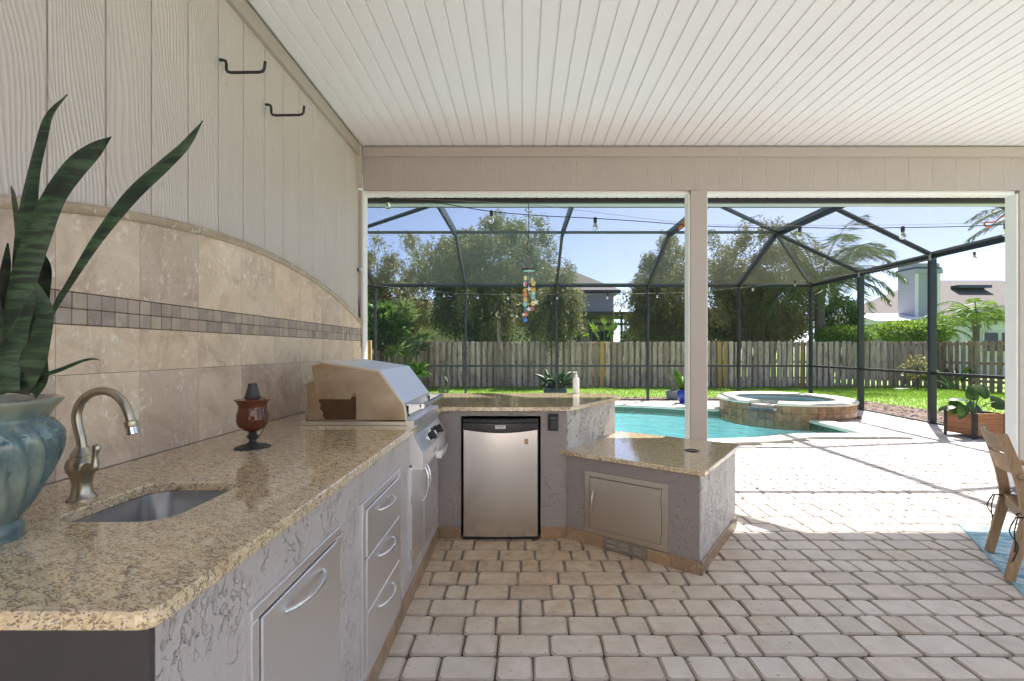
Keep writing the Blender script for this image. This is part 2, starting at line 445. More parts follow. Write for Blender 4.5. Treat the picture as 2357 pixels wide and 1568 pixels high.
MAT['mulch'] = t.set(t.ramp(t.noise(g, 26, 5, .7), [(.3, (.045, .03, .022)), (.5, (.13, .085, .06)), (.7, (.26, .19, .14))]), .9, 0, t.bump(t.noise(g, 34, 5, .7), 1.0, .03))
MAT['chip'] = plain('bark_chip', (.17, .11, .08), .85, 0, .5, 6)

def mk_leaf(name, stops, trans=.35, rough=.5, scale=3.0, glow=None):
    t = NT(name); tone = t.n('Attribute', attribute_name='tone').outputs['Fac']; g = t.n('NewGeometry').outputs['Position']
    f = t.math('ADD', t.math('MULTIPLY', tone, .75), t.math('MULTIPLY', t.noise(g, scale, 3), .25))
    col = t.ramp(f, stops); t.set(col, rough, Specular_IOR_Level=.25)
    tr = t.n('BsdfTranslucent', {'Color': t.mix(.5, col, glow or tuple(stops[-1][1]))})
    mx = t.n('MixShader', {0: trans, 1: t.b.outputs[0], 2: tr.outputs[0]})
    t.t.links.new(mx.outputs[0], t.o.inputs[0]); return t.m
MAT['olive'] = mk_leaf('bottlebrush_leaf', [(.0, (.045, .05, .018)), (.5, (.135, .14, .052)), (.85, (.25, .245, .095)), (.975, (.35, .33, .12)), (.995, (.5, .10, .03))], .32, glow=(.24, .27, .07))
MAT['olive2'] = mk_leaf('bottlebrush_leaf_dry', [(.0, (.06, .06, .022)), (.5, (.18, .165, .06)), (.85, (.30, .27, .10)), (.98, (.38, .34, .12)), (.997, (.5, .10, .03))], .32, glow=(.32, .32, .09))
MAT['palm'] = mk_leaf('palm_leaf', [(.0, (.03, .055, .018)), (.5, (.085, .13, .04)), (1, (.20, .26, .09))], .3)
MAT['lime'] = mk_leaf('bright_leaf', [(.0, (.055, .13, .012)), (.5, (.12, .23, .025)), (1, (.26, .38, .05))], .4)
MAT['deep'] = mk_leaf('deep_green_leaf', [(.0, (.02, .05, .012)), (.5, (.05, .115, .022)), (1, (.12, .22, .04))], .3)
MAT['bark'] = plain('grey_bark', (.085, .065, .05), .85, 0, .35, 9, .6)
MAT['palm_bark'] = plain('palm_trunk', (.15, .125, .105), .85, 0, .3, 9, .7)
MAT['cactus'] = plain('cactus_skin', (.12, .16, .085), .6, 0, .25, 12)
MAT['stem'] = plain('green_stem', (.10, .18, .04), .5)

def mk_wood(name, c, axis=(14, 1, 1), var=.35, rough=.6):
    t = NT(name); v = t.coord(axis, rnd=6); oi = t.n('ObjectInfo').outputs['Random']
    n = t.noise(v, 7, 6, .65, .6)
    col = t.ramp(n, [(.28, tuple(x*(1-var) for x in c)), (.5, c), (.75, tuple(min(1, x*(1+var)) for x in c))])
    col = t.mix(.8, col, t.ramp(oi, [(0, (.72, .70, .68)), (.5, (.95, .95, .95)), (1, (1.15, 1.12, 1.1))]), 'MULTIPLY')
    return t.set(col, rough, 0, t.bump(n, .3, .004))
MAT['teak'] = mk_wood('weathered_teak', (.33, .215, .115), (14, 14, 1.2))
MAT['teak_h'] = mk_wood('weathered_teak_across', (.36, .24, .135), (2, 14, 14))
MAT['cedar'] = mk_wood('planter_cedar', (.30, .125, .05), (2, 2, 16), .5)

def mk_picket(name, c, dirt=.75):
    t = NT(name); v = t.coord((18, 18, 1.1), rnd=8); oi = t.n('ObjectInfo').outputs['Random']
    n = t.noise(v, 5, 6, .7)
    col = t.ramp(n, [(.25, tuple(x*.5 for x in c)), (.48, c), (.75, tuple(min(1, x*1.35) for x in c))])
    col = t.mix(.9, col, t.ramp(oi, [(0, (.55, .52, .50)), (.4, (.88, .86, .85)), (1, (1.2, 1.2, 1.2))]), 'MULTIPLY')
    st = t.ramp(t.noise(t.coord((6, 6, .9), rnd=5), 2.1, 5, .7), [(.46, (0, 0, 0)), (.62, (1, 1, 1))])
    col = t.mix(t.math('MULTIPLY', st, dirt*.8), col, (.055, .045, .04))
    return t.set(col, .85, 0, t.bump(n, .5, .006))
MAT['picket'] = mk_picket('weathered_picket', (.62, .48, .385))
MAT['picket_brown'] = mk_picket('brown_picket', (.42, .30, .22))
MAT['new_wood'] = mk_picket('new_pine', (.52, .33, .10), .0)

def mk_pot():
    t = NT('teal_glaze'); v = t.coord((1, 1, .45))
    n = t.noise(v, 11, 5, .6, .6); n2 = t.noise(t.coord((1, 1, .12)), 26, 4, .6)
    sep = t.n('SeparateXYZ', {0: t.n('TexCoord').outputs['Object']}).outputs[2]
    col = t.ramp(n, [(.28, (.04, .085, .10)), (.46, (.095, .155, .16)), (.62, (.185, .225, .19)), (.78, (.23, .215, .15))])
    col = t.mix(t.ramp(n2, [(.55, (0, 0, 0)), (.75, (.5, .5, .5))]), col, (.22, .31, .32))
    rim = t.ramp(sep, [(.255, (0, 0, 0)), (.285, (1, 1, 1))])
    col = t.mix(t.math('MULTIPLY', rim, .55), col, (.28, .27, .19))
    return t.set(col, .16, 0, t.bump(n, .12, .004), Coat_Weight=.6, Coat_Roughness=.06)
MAT['pot'] = mk_pot()
t = NT('snake_leaf'); v = t.coord((1.2, 1.2, 9), rnd=3); n = t.noise(v, 6.5, 3, .6, .8)
MAT['snake'] = t.set(t.ramp(n, [(.40, (.006, .015, .007)), (.47, (.011, .028, .011)), (.55, (.022, .052, .02)), (.61, (.04, .072, .034)), (.68, (.014, .032, .013))]), .46, 0, None, Specular_IOR_Level=.3)
MAT['soil'] = plain('potting_soil', (.05, .035, .025), .95, 0, .4, 30, .5)
MAT['amber'] = plain('amber_glass', (.10, .028, .012), .08, 0, .25, 14)
MAT['iron'] = plain('cast_iron', (.035, .035, .036), .55)
MAT['water_drop'] = None

def mk_water(name, tint, fres=1.33, wav=.02, sc=5):
    t = NT(name); g = t.n('NewGeometry').outputs['Position']
    nm = t.bump(t.noise(g, sc, 4, .55), wav, .05)
    tr = t.n('BsdfTransparent', {'Color': (*tint, 1)}); gl = t.n('BsdfGlossy', {'Color': (1, 1, 1, 1), 'Roughness': .03, 'Normal': nm})
    fr = t.n('Fresnel', {'IOR': fres, 'Normal': nm})
    mx = t.n('MixShader', {0: fr.outputs[0], 1: tr.outputs[0], 2: gl.outputs[0]})
    t.t.links.new(mx.outputs[0], t.o.inputs[0]); t.t.nodes.remove(t.b); return t.m
MAT['water'] = mk_water('pool_water', (.80, .965, .975), wav=.7, sc=3.5)
MAT['water_spa'] = mk_water('spa_water', (.75, .94, .92), wav=.2)
MAT['water_fall'] = mk_water('falling_water', (.88, .93, .93), 1.5, .6, 14)
t = NT('pool_plaster'); g = t.n('NewGeometry').outputs['Position']
vo = t.n('TexVoronoi', {'Vector': t.n('VectorMath', {0: g, 1: t.n('VectorMath', {0: t.noise(g, 2.0, 3), 1: (.5, .5, .5)}, operation='MULTIPLY').outputs[0]}, operation='ADD').outputs[0], 'Scale': 3.2}, feature='DISTANCE_TO_EDGE').outputs[0]
MAT['plaster'] = t.set(t.mix(t.noise(g, 1.5, 4), (.58, .84, .86), (.66, .89, .90)), .7)
MAT['waterline'] = plain('green_waterline_tile', (.09, .13, .09), .25)
t = NT('spa_tile'); v = t.coord(rnd=7); oi = t.n('ObjectInfo').outputs['Random']
MAT['spa_tile'] = t.set(t.mix(.7, t.ramp(t.noise(v, 9, 5, .65), [(.3, (.15, .075, .032)), (.5, (.28, .15, .07)), (.72, (.42, .25, .13))]), t.ramp(oi, [(0, (.75, .75, .7)), (1, (1.2, 1.1, 1.0))]), 'MULTIPLY'), .35)
MAT['grout_light'] = plain('light_grout', (.55, .52, .46), .8)
MAT['stone_lip'] = plain('grey_stone', (.42, .40, .37), .6, 0, .25, 20, .3)

def mk_rug():
    t = NT('blue_rug'); v = t.coord((1, 1, 1), rot=(0, 0, rad(31)))
    n = t.noise(t.n('Mapping', {'Vector': v, 'Scale': (2.2, 9, 1)}).outputs[0], 3.0, 5, .6, 1.5)
    col = t.ramp(n, [(.32, (.12, .30, .42)), (.46, (.24, .46, .58)), (.55, (.55, .70, .76)), (.66, (.70, .80, .84)), (.8, (.26, .48, .60))])
    w = t.n('TexWave', {'Vector': v, 'Scale': 70.0}, wave_type='BANDS').outputs[1]
    return t.set(col, .9, 0, t.bump(w, .5, .003))
MAT['rug'] = mk_rug()
MAT['rug_edge'] = plain('rug_binding', (.28, .48, .58), .9)
MAT['cushion'] = plain('grey_blue_fabric', (.25, .26, .31), .95, 0, .15, 60, .4)
MAT['navy'] = plain('navy_cord', (.02, .026, .045), .8)
MAT['copper'] = plain('orange_copper', (.50, .16, .04), .4, .4)
def mk_glass(name, c=(.95, .95, .95)):
    t = NT(name); t.set(c, .05, 0, None, Transmission_Weight=.9, IOR=1.4); return t.m
MAT['bulb'] = mk_glass('clear_bulb')
MAT['cable'] = plain('black_cable', (.02, .02, .02), .6)
MAT['cable_pale'] = plain('dusty_cable', (.30, .28, .24), .7)
for k, c in dict(yellow=(.65, .55, .16), orange=(.75, .25, .06), pink=(.70, .14, .28), aqua=(.28, .58, .58), blue=(.03, .17, .55), teal=(.05, .25, .38), gold=(.72, .45, .08), pearl=(.75, .76, .72), lemon=(.62, .66, .30), red=(.72, .12, .07)).items():
    MAT['shell_'+k] = plain('shell_'+k, c, .3, 0, .15, 30)
MAT['bottle'] = plain('white_plastic', (.82, .83, .85), .35, 0, .03)
MAT['blue_pot'] = plain('cobalt_pot', (.02, .05, .30), .15, 0, .3)
MAT['grey_pot'] = plain('grey_pot', (.20, .25, .28), .6, 0, .2, 40, .4)
MAT['dark_pot'] = plain('dark_green_pot', (.04, .075, .075), .2, 0, .4, 10)
def mk_roof(name, c):
    t = NT(name); g = t.n('NewGeometry').outputs['Position']; n = t.noise(g, 5, 5, .7)
    br = t.n('TexBrick', {'Vector': t.coord((1, 1, 1), kind='Generated'), 'Scale': 40.0, 'Color1': (*c, 1), 'Color2': (*[x*.75 for x in c], 1), 'Mortar': (*[x*.5 for x in c], 1), 'Mortar Size': .012}).outputs[0]
    return t.set(t.mix(n, t.mix(.5, br, tuple(x*.8 for x in c)), tuple(x*1.25 for x in c)), .9)
MAT['shingle'] = mk_roof('grey_shingle', (.065, .058, .058))
MAT['shingle2'] = mk_roof('brown_grey_shingle', (.115, .097, .088))
MAT['wall_beige'] = plain('beige_stucco', (.50, .42, .33), .85, 0, .08)
MAT['wall_grey'] = plain('grey_stucco', (.34, .32, .32), .85, 0, .06, 1.0)
MAT['wall_white'] = plain('white_stucco', (.74, .72, .69), .85, 0, .06)
MAT['chimney'] = plain('lilac_grey_siding', (.36, .36, .42), .8, 0, .06)
MAT['window_dark'] = plain('dark_window', (.03, .035, .04), .1)
MAT['louvre'] = plain('white_louvre', (.75, .75, .74), .5)

# ================================================================== THE SETTING
# ---- pool outline (inner lip of the coping), counter-clockwise
SPA = (5.65, 9.87); SPA_R = 1.28
arc0 = math.atan2(8.606-SPA[1], 5.45-SPA[0]); arc1 = math.atan2(.38, -1.45)
spa_arc = []
a = arc0 if arc0 > 0 else arc0 + 2*math.pi        # walks clockwise round the spa's pool side
b = arc1 if arc1 > 0 else arc1 + 2*math.pi
for i in range(17):
    tt = a + (b-a)*i/16; spa_arc.append((SPA[0]+SPA_R*math.cos(tt), SPA[1]+SPA_R*math.sin(tt)))
free = [spa_arc[-1], (3.75,10.42), (3.0,10.8), (2.2,11.05), (1,11.2), (-1,11.1), (-2.5,10.2), (-3,8.8), (-2.5,7.4), (-1,6.6), (1,6.45), (2.75,6.73), (3.5,6.85), (3.9,7.0), (4.3,7.16), (4.7,7.2)]
freec = [(p.x, p.y) for p in catmull([(*p, 0) for p in free], 5)]
POOL = [(5.45,7.2)] + spa_arc + freec[1:]
def ccw(P): return sum(P[i-1][0]*P[i][1]-P[i][0]*P[i-1][1] for i in range(len(P))) > 0
if not ccw(POOL): POOL = POOL[::-1]
def inside(p, P):
    x, y = p; c = False
    for i in range(len(P)):
        x1, y1 = P[i-1]; x2, y2 = P[i]
        if (y1 > y) != (y2 > y) and x < (x2-x1)*(y-y1)/(y2-y1)+x1: c = not c
    return c

def sheet(name, outer, holes, z, mat, kind='structure'):
    bm = bmesh.new(); edges = []
    for L in [outer]+holes:
        vs = [bm.verts.new((p[0], p[1], z)) for p in L]
        edges += [bm.edges.new((vs[i], vs[(i+1) % len(vs)])) for i in range(len(vs))]
    bmesh.ops.triangle_fill(bm, use_beauty=True, use_dissolve=False, edges=edges)
    bm.verts.index_update(); mb = MB(); mb.add([v.co.copy() for v in bm.verts], [[v.index for v in f.verts] for f in bm.faces]); bm.free()
    mb.f = [f if (mb.v[f[1]]-mb.v[f[0]]).cross(mb.v[f[2]]-mb.v[f[0]]).z > 0 else f[::-1] for f in mb.f]
    o = mb.build(name, mat, None, (0,0,0), fix=False); o['kind'] = kind; return o
pool_hole = inset(POOL, -.06)
spa_poly = [(SPA[0]+1.3*math.cos(i*math.pi/16), SPA[1]+1.3*math.sin(i*math.pi/16)) for i in range(32)]
lawn = sheet('lawn', [(-150,-100),(150,-100),(150,200),(-150,200)], [pool_hole], -.05, MAT['lawn'])
tag(lawn, 'bright green back lawn between the screen cage and the fence', 'lawn')
CAGE = [(-3.93,12.13), (7.68,12.13), (7.56,10.18), (7.45,8.28), (7.33,6.4), (7.22,4.9)]
deck_base = sheet('patio', [(-8,-6),(7.6,-6),(7.25,4.9),(7.47,8.28),(7.70,12.15),(-6,12.15),(-8,8)], [pool_hole], -.014, MAT['sand'])
tag(deck_base, 'pale tumbled concrete paver patio running out to the pool', 'patio')
mulch = sheet('mulch_bed', [(-7,12.17),(7.73,12.17),(7.52,8.28),(7.28,4.95),(9.0,4.95),(9.1,8.0),(9.4,10.2),(9.2,12.3),(8.6,13.0),(5,13.15),(2,13.3),(-7,13.2)], [], -.03, MAT['mulch'])
tag(mulch, 'brown bark mulch strip around the screen cage', 'mulch')
n = 2600; pts = []
while len(pts) < n:
    if random.random() < .5: x, y = random.uniform(-1, 8.6), random.uniform(12.2, 13.1)
    else: x, y = random.uniform(7.5, 9.1), random.uniform(5.5, 12.5)
    if y < 12.2 and x < 7.28+(y-4.95)*.065+.03: continue
    pts.append((x, y))
P = np.array(pts); ang = RNG.uniform(0, 6.28, n); L = RNG.uniform(.02, .06, n); Wd = RNG.uniform(.006, .018, n)
d = np.stack([np.cos(ang)*L, np.sin(ang)*L, RNG.uniform(-.015, .02, n)], 1); sd = np.stack([-np.sin(ang)*Wd, np.cos(ang)*Wd, RNG.uniform(-.006, .006, n)], 1)
c = np.stack([P[:,0], P[:,1], np.full(n, -.012)], 1)
V = np.stack([c-d-sd, c+d-sd, c+d+sd, c-d+sd], 1).reshape(-1, 3)
tag(raw_mesh('bark_chips', V, np.arange(4*n).reshape(-1, 4), MAT['chip'], kind='stuff'), 'loose bark chips scattered over the mulch strip', 'bark chips')

# grass blades
n = 60000
x = RNG.uniform(-7, 15.5, n); y = 12.9 + (17.1-12.9)*RNG.uniform(0, 1, n)**.9
k = n//3; x[:k] = RNG.uniform(8.9, 15.2, k); y[:k] = RNG.uniform(7, 17, k)
hh = RNG.uniform(.03, .075, n); an = RNG.uniform(0, 6.28, n); w = RNG.uniform(.006, .012, n)
c = np.stack([x, y, np.full(n, -.052)], 1); sd = np.stack([np.cos(an)*w, np.sin(an)*w, 0*w], 1)
tip = c + np.stack([RNG.normal(0, .018, n), RNG.normal(0, .018, n), hh], 1)
V = np.stack([c-sd, c+sd, tip], 1).reshape(-1, 3)
tag(raw_mesh('grass', V, np.arange(3*n).reshape(-1, 3), MAT['blade'], tones=RNG.uniform(0, 1, n), kind='stuff'), 'short green grass blades of the back lawn', 'grass')

# ---- kitchen footprints used by several builders
CT = .935                        # counter height
LEFT_FACE = -.60
BARC = [(.13,3.23), (.307,3.23), (.782,3.88), (.80,4.15), (.13,4.15)]
LOW = [(.307,3.238), (1.05,2.703), (1.60,3.44), (.857,3.975)]
# ---- pavers
def paver_mesh(x0, x1, y0, y1, z, tone, n_corner=3):
    mb = MB(); g = .0024; x0 += g; x1 -= g; y0 += g; y1 -= g
    r = random.uniform(.012, .022)
    out = []
    for (cx, cy, a0) in ((x1-r, y1-r, 0), (x0+r, y1-r, 90), (x0+r, y0+r, 180), (x1-r, y0+r, 270)):
        for i in range(n_corner):
            t_ = rad(a0 + 90*i/(n_corner-1)); j = random.uniform(-.003, .003)
            out.append((cx+(r+j)*math.cos(t_), cy+(r+j)*math.sin(t_)))
    cxm, cym = (x0+x1)/2, (y0+y1)/2; tx, ty = random.uniform(-.012, .012), random.uniform(-.012, .012)
    def zz(p): return z + (p[0]-cxm)*tx + (p[1]-cym)*ty
    inn = [(p[0]+(cxm-p[0])*.0 - math.copysign(min(.0085, abs(p[0]-cxm)), p[0]-cxm), p[1]-math.copysign(min(.0085, abs(p[1]-cym)), p[1]-cym)) for p in out]
    m = len(out)
    v = [(p[0], p[1], z-.024) for p in out] + [(p[0], p[1], zz(p)-.006) for p in out] + [(p[0], p[1], zz(p)) for p in inn]
    f = [(k*m+i, k*m+(i+1) % m, (k+1)*m+(i+1) % m, (k+1)*m+i) for k in (0, 1) for i in range(m)] + [tuple(range(2*m, 3*m))]
    mb.add(v, f, tone); mb.attr = [tone+2.0]*(2*m)+[tone]; return mb
cop_out = inset(POOL, -.36)
def deck_right(y): return 7.22 + (y-4.9)*.0635
rows = []; pitch = .151; y = 1.993-pitch*3
kitchens = [[(-1.6,.6),(-.72,.6),(-.72,3.4),(-1.6,3.4)], [(-1.6,3.34),(.13,3.34),(.22,3.34),(.66,4.0),(.66,4.3),(-1.6,4.3)], inset(LOW, .09)]
allp = []
while y < 11.9:
    x = -.66 - random.uniform(0, .1) if y < 4.2 else -3.0
    xmax = min(deck_right(y)-.03, (1240*(y+.16)/F)+.25) if y > 4.9 else 7.0
    while x < xmax:
        w = random.choices((.115, .156, .236), (.3, .36, .34))[0]
        c = (x+w/2, y+pitch/2)
        if y > 4.9 and x+w > deck_right(y): w = deck_right(y)-x
        ok = w > .04 and not any(inside(q, P_) for P_ in kitchens for q in [c]) 
        if ok and y > 5 and (inside(c, cop_out) or (Vector(c)-Vector(SPA)).length < SPA_R+.06): ok = False
        if ok and y > 4.3 and c[0] < .8 : ok = False
        if ok: allp.append((x, x+w, y, y+pitch))
        x += w
    y += pitch
def inview(p):
    X = (p[0]+p[1])/2; Y = (p[2]+p[3])/2
    px = 1203+X*F/Y; py = 806+H*F/Y
    return -40 < px < 2400 and py < 1640
allp = [p for p in allp if p[2] < 4.9 or inview(p)]
allp.sort(key=lambda p: (not inview(p), p[2]))
yb = 1.993-pitch*3
while yb > -3.0:                                 # the same paving carried on behind and beside the viewpoint
    yb -= pitch; x = -.62 if yb > .6 else -1.4
    while x < 7.0:
        w = random.choices((.115, .156, .236), (.3, .36, .34))[0]; allp.append((x, x+w, yb, yb+pitch)); x += w
stuff = MB()
for i, p in enumerate(allp):
    tone = min(.999, max(0, random.gauss(.48, .17))); z = random.uniform(-.0025, .0015)
    if i < 298:
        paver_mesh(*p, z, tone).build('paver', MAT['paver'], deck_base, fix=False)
    else:
        m = paver_mesh(*p, z, tone, 2); b0 = len(stuff.v)
        stuff.v += m.v; stuff.f += [tuple(b0+q for q in f) for f in m.f]; stuff.attr += m.attr
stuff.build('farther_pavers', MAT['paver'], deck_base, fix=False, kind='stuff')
# slotted drain channel let into the paving under the eave
mb = MB(); mb.box(1.63, 7.2, 4.765, 4.795, -.02, .004)
for i in range(240):
    x = 1.66+i*.023; mb.box(x, x+.012, 4.772, 4.788, .0045, .0055)
dr = mb.build('drain_channel', MAT['white_paint'], None); tag(dr, 'narrow white slotted drain strip let into the paving under the eave', 'drain')

# ---- pool
pool = empty('swimming_pool', (2, 9, 0), 'free-form turquoise swimming pool with cream coping beside the round spa', 'pool')
N = len(POOL)
mb = MB(); v = [(p[0], p[1], -.03) for p in POOL] + [(p[0], p[1], -.20) for p in POOL]
mb.add(v, [(i, (i+1) % N, N+(i+1) % N, N+i) for i in range(N)]); mb.build('waterline_tile', MAT['waterline'], pool, fix=False)
mb = MB(); low = inset(POOL, .25)
v = [(p[0], p[1], -.20) for p in POOL] + [(p[0], p[1], -1.0) for p in inset(POOL, .06)]
mb.add(v, [(i, (i+1) % N, N+(i+1) % N, N+i) for i in range(N)])
bm = bmesh.new(); vs = [bm.verts.new((*p, -1.0-.35*max(0, min(1, (4-p[0])/5)))) for p in inset(POOL, .06)]
ed = [bm.edges.new((vs[i], vs[(i+1) % N])) for i in range(N)]; bmesh.ops.triangle_fill(bm, use_beauty=True, use_dissolve=False, edges=ed); bm.verts.index_update()
mb.add([q.co.copy() for q in bm.verts], [[q.index for q in f.verts] for f in bm.faces]); bm.free()
mb.build('basin', MAT['plaster'], pool)
for (cx, cy, r, z, nm) in ((5.15,8.0,.95,-.28,'step'), (4.95,8.05,1.45,-.52,'step'), (4.8,8.1,1.95,-.76,'step')):
    mb = MB(); poly = [(cx+r*math.cos(k*math.pi/24)*1.0, cy+r*.78*math.sin(k*math.pi/24)) for k in range(48)]
    poly = [(min(5.46, q[0]), max(7.19, q[1])) for q in poly]
    mb.prism(poly, -1.3, z); mb.build(nm, MAT['plaster'], pool)
    for k in range(4):
        a_ = 2.6+k*.45; MB().lathe([(.03, z-.01), (.03, z+.006)], (cx+(r-.14)*math.cos(a_), cy+(r-.14)*.78*math.sin(a_), 0), 10).build('step_marker', MAT['waterline'], pool)
w = sheet('water', POOL, [], -.105, MAT['water'], 'structure'); w.parent = pool; w.location = -ORG[pool]; 
# coping in lengths of about 0.6 m, rounded nose
def coping(line, wid, z, name, parent, mat, step=.62, nose=True, closed=False):
    # line runs with the water on its left; stones lie to its right
    L = [Vector((*p, 0)) for p in line]
    if closed: L.append(L[0])
    seg = []; cur = [L[0]]; acc = 0
    for i in range(1, len(L)):
        a_, b_ = L[i-1], L[i]; dl = (b_-a_).length; t0 = 0
        while acc + dl*(1-t0) >= step:
            t1 = t0 + (step-acc)/dl; p = a_.lerp(b_, t1); cur.append(p); seg.append(cur); cur = [p]; acc = 0; t0 = t1
        acc += dl*(1-t0); cur.append(b_)
    if acc > .1: seg.append(cur)
    prof = [(-.035, -.050), (-.045, -.030), (-.040, -.008), (-.022, .008), (0.0, .012), (wid, .012), (wid, -.050)]
    for s_ in seg:
        pts = [s_[0]] + [q for i, q in enumerate(s_[1:], 1) if (q-s_[i-1]).length > 1e-3]
        if len(pts) < 2: continue
        mb = MB(); rings = []
        for i, p in enumerate(pts):
            d_ = (pts[min(i+1, len(pts)-1)]-pts[max(0, i-1)]).normalized(); r_ = Vector((d_.y, -d_.x, 0))
            g_ = d_*(.003 if i == 0 else (-.003 if i == len(pts)-1 else 0))
            rings.append([p+g_+r_*o_+Vector((0, 0, z+zz)) for o_, zz in prof])
        m = len(prof); vv = [q for r_ in rings for q in r_]
        ff = [(i*m+k, i*m+(k+1) % m, (i+1)*m+(k+1) % m, (i+1)*m+k) for i in range(len(rings)-1) for k in range(m)] + [tuple(range(m)), tuple((len(rings)-1)*m+k for k in range(m))]
        mb.add(vv, ff); mb.build(name, mat, parent, smooth=40)
i0 = max(range(N), key=lambda i: (POOL[i][0] > 5.4)*100 - abs(POOL[i][1]-7.2))
P2 = POOL[i0:]+POOL[:i0]                       # counter-clockwise from the square corner
k_arc = [i for i, p in enumerate(P2) if abs((Vector(p)-Vector(SPA)).length-SPA_R) < .01]
coping([(5.45,6.9)]+P2[0:k_arc[0]+1], .30, .012, 'coping_stone', pool, MAT['coping'])
coping(P2[k_arc[-1]:]+[P2[0]], .30, .012, 'coping_stone', pool, MAT['coping'])

# ---- spa
spa = empty('raised_spa', (SPA[0], SPA[1], 0), 'round raised spa with brown tiled wall and cream rim spilling into the pool', 'spa')
zr = .315
NOT0, NOT1 = rad(213), rad(236)               # notch of the spillway
mb = MB(); ring = [(SPA_R-.03, -.35), (SPA_R-.03, zr-.06), (.985, zr-.06), (.985, -.7), (0.001, -.75)]
mb.lathe(ring, (*SPA, 0), 72, caps=False); mb.build('core_wall', MAT['grout_light'], spa, smooth=40)
mb = MB(); mb.lathe([(.982, zr-.06), (.982, -.60), (.001, -.62)], (*SPA, 0), 64, caps=False); mb.build('basin', MAT['plaster'], spa, smooth=40)
nt = 54
for row in range(3):
    z1 = zr-.045-row*.152; z0 = max(z1-.146, -.33)
    for i in range(nt):
        a0 = 2*math.pi*(i+.02)/nt; a1 = 2*math.pi*(i+.98)/nt
        am = (a0+a1)/2
        if math.sin(am) > .25: continue
        if row == 0 and NOT0+.03 < am < NOT1-.03: zt = z1-.06
        else: zt = z1
        if row == 2 and not (rad(170) < am < rad(268)): continue
        r0, r1 = SPA_R-.032, SPA_R+.016
        v = [(SPA[0]+r*math.cos(q), SPA[1]+r*math.sin(q), z) for z in (z0, zt) for r in (r0, r1) for q in (a0, a1)]
        MB().add(v, [(0,1,3,2), (4,6,7,5), (0,4,5,1), (2,3,7,6), (0,2,6,4), (1,5,7,3)]).build('tile', MAT['spa_tile'], spa)
# rim stones
ns = 26; prof = [(.95, -.05), (.935, -.03), (.94, -.005), (.96, .008), (SPA_R+.005, .008), (SPA_R+.035, -.005), (SPA_R+.05, -.028), (SPA_R+.04, -.052)]
span = 2*math.pi-(NOT1-NOT0)
for i in range(ns):
    a0 = NOT1 + span*i/ns + .0022; a1 = NOT1 + span*(i+1)/ns - .0022
    vv = []; m = len(prof)
    for k in range(5):
        q = a0+(a1-a0)*k/4
        vv += [(SPA[0]+r*math.cos(q), SPA[1]+r*math.sin(q), zr+z) for r, z in prof]
    ff = [(k*m+j, k*m+(j+1) % m, (k+1)*m+(j+1) % m, (k+1)*m+j) for k in range(4) for j in range(m)] + [tuple(range(m)), tuple(4*m+j for j in range(m))]
    MB().add(vv, ff).build('rim_stone', MAT['coping'], spa, smooth=40)
am = (NOT0+NOT1)/2; ca, sa = math.cos(am), math.sin(am)
Mn = Matrix(((ca, -sa, 0, SPA[0]), (sa, ca, 0, SPA[1]), (0, 0, 1, 0), (0, 0, 0, 1)))
mb = MB(); mb.M = Mn; mb.box(.94, SPA_R+.10, -.25, .25, .155, .205, .012); mb.build('spill_lip', MAT['stone_lip'], spa)
wprof = [(.96, .218), (SPA_R+.05, .216), (SPA_R+.105, .20), (SPA_R+.135, .10), (SPA_R+.15, 0), (SPA_R+.155, -.11)]
mb = MB(); mb.M = Mn; nn = 14; vv = []
for r, z in wprof:
    for k in range(nn+1): vv.append((r+random.uniform(-.006, .006), -.235+.47*k/nn, z))
mb.add(vv, [(i*(nn+1)+k, i*(nn+1)+k+1, (i+1)*(nn+1)+k+1, (i+1)*(nn+1)+k) for i in range(len(wprof)-1) for k in range(nn)])
mb.build('falling_water', MAT['water_fall'], spa, smooth=True)
wsp = sheet('water', [(SPA[0]+.98*math.cos(k*math.pi/32), SPA[1]+.98*math.sin(k*math.pi/32)) for k in range(64)], [], .216, MAT['water_spa']); wsp.parent = spa; wsp.location = -ORG[spa]

# ================================================================== COVERED PATIO
WX = -1.44
side_wall = empty('side_wall', (WX, 1.3, 0), 'taupe vertical board siding wall of the covered patio behind the kitchen', 'wall')
mb = MB(); mb.box(-1.62, WX-.008, -1.0, 4.0, -.02, 3.12); mb.build('backing', MAT['taupe'], side_wall)
bw = .194; y = 1.575-bw*13
while y < 3.98:
    y1 = min(y+bw, 3.995)
    mb = MB(); mb.box(WX-.014, WX, y+.0035, y1-.0035, .0, 3.06, .003); mb.build('board', MAT['siding'], side_wall)
    y = y1
mb = MB(); mb.box(WX-.01, WX+.022, -.95, 3.995, 3.035, 3.128, .003); mb.box(WX-.01, WX+.030, -.95, 3.994, 3.030, 3.046, .004)
mb.build('top_trim', MAT['taupe_smooth'], side_wall)
mb = MB(); mb.box(-1.62, -1.418, 4.0, 4.12, -.02, 2.74, .003); mb.build('end_post', MAT['taupe_smooth'], side_wall)
mb = MB(); mb.box(-1.417, -1.402, 4.015, 4.115, .9, 2.738, .002); mb.build('white_jamb', MAT['white_paint'], side_wall)
mb = MB(); mb.box(-1.47, -1.405, 3.955, 3.998, 2.76, 3.125, .004); mb.build('corner_trim', MAT['taupe'], side_wall)

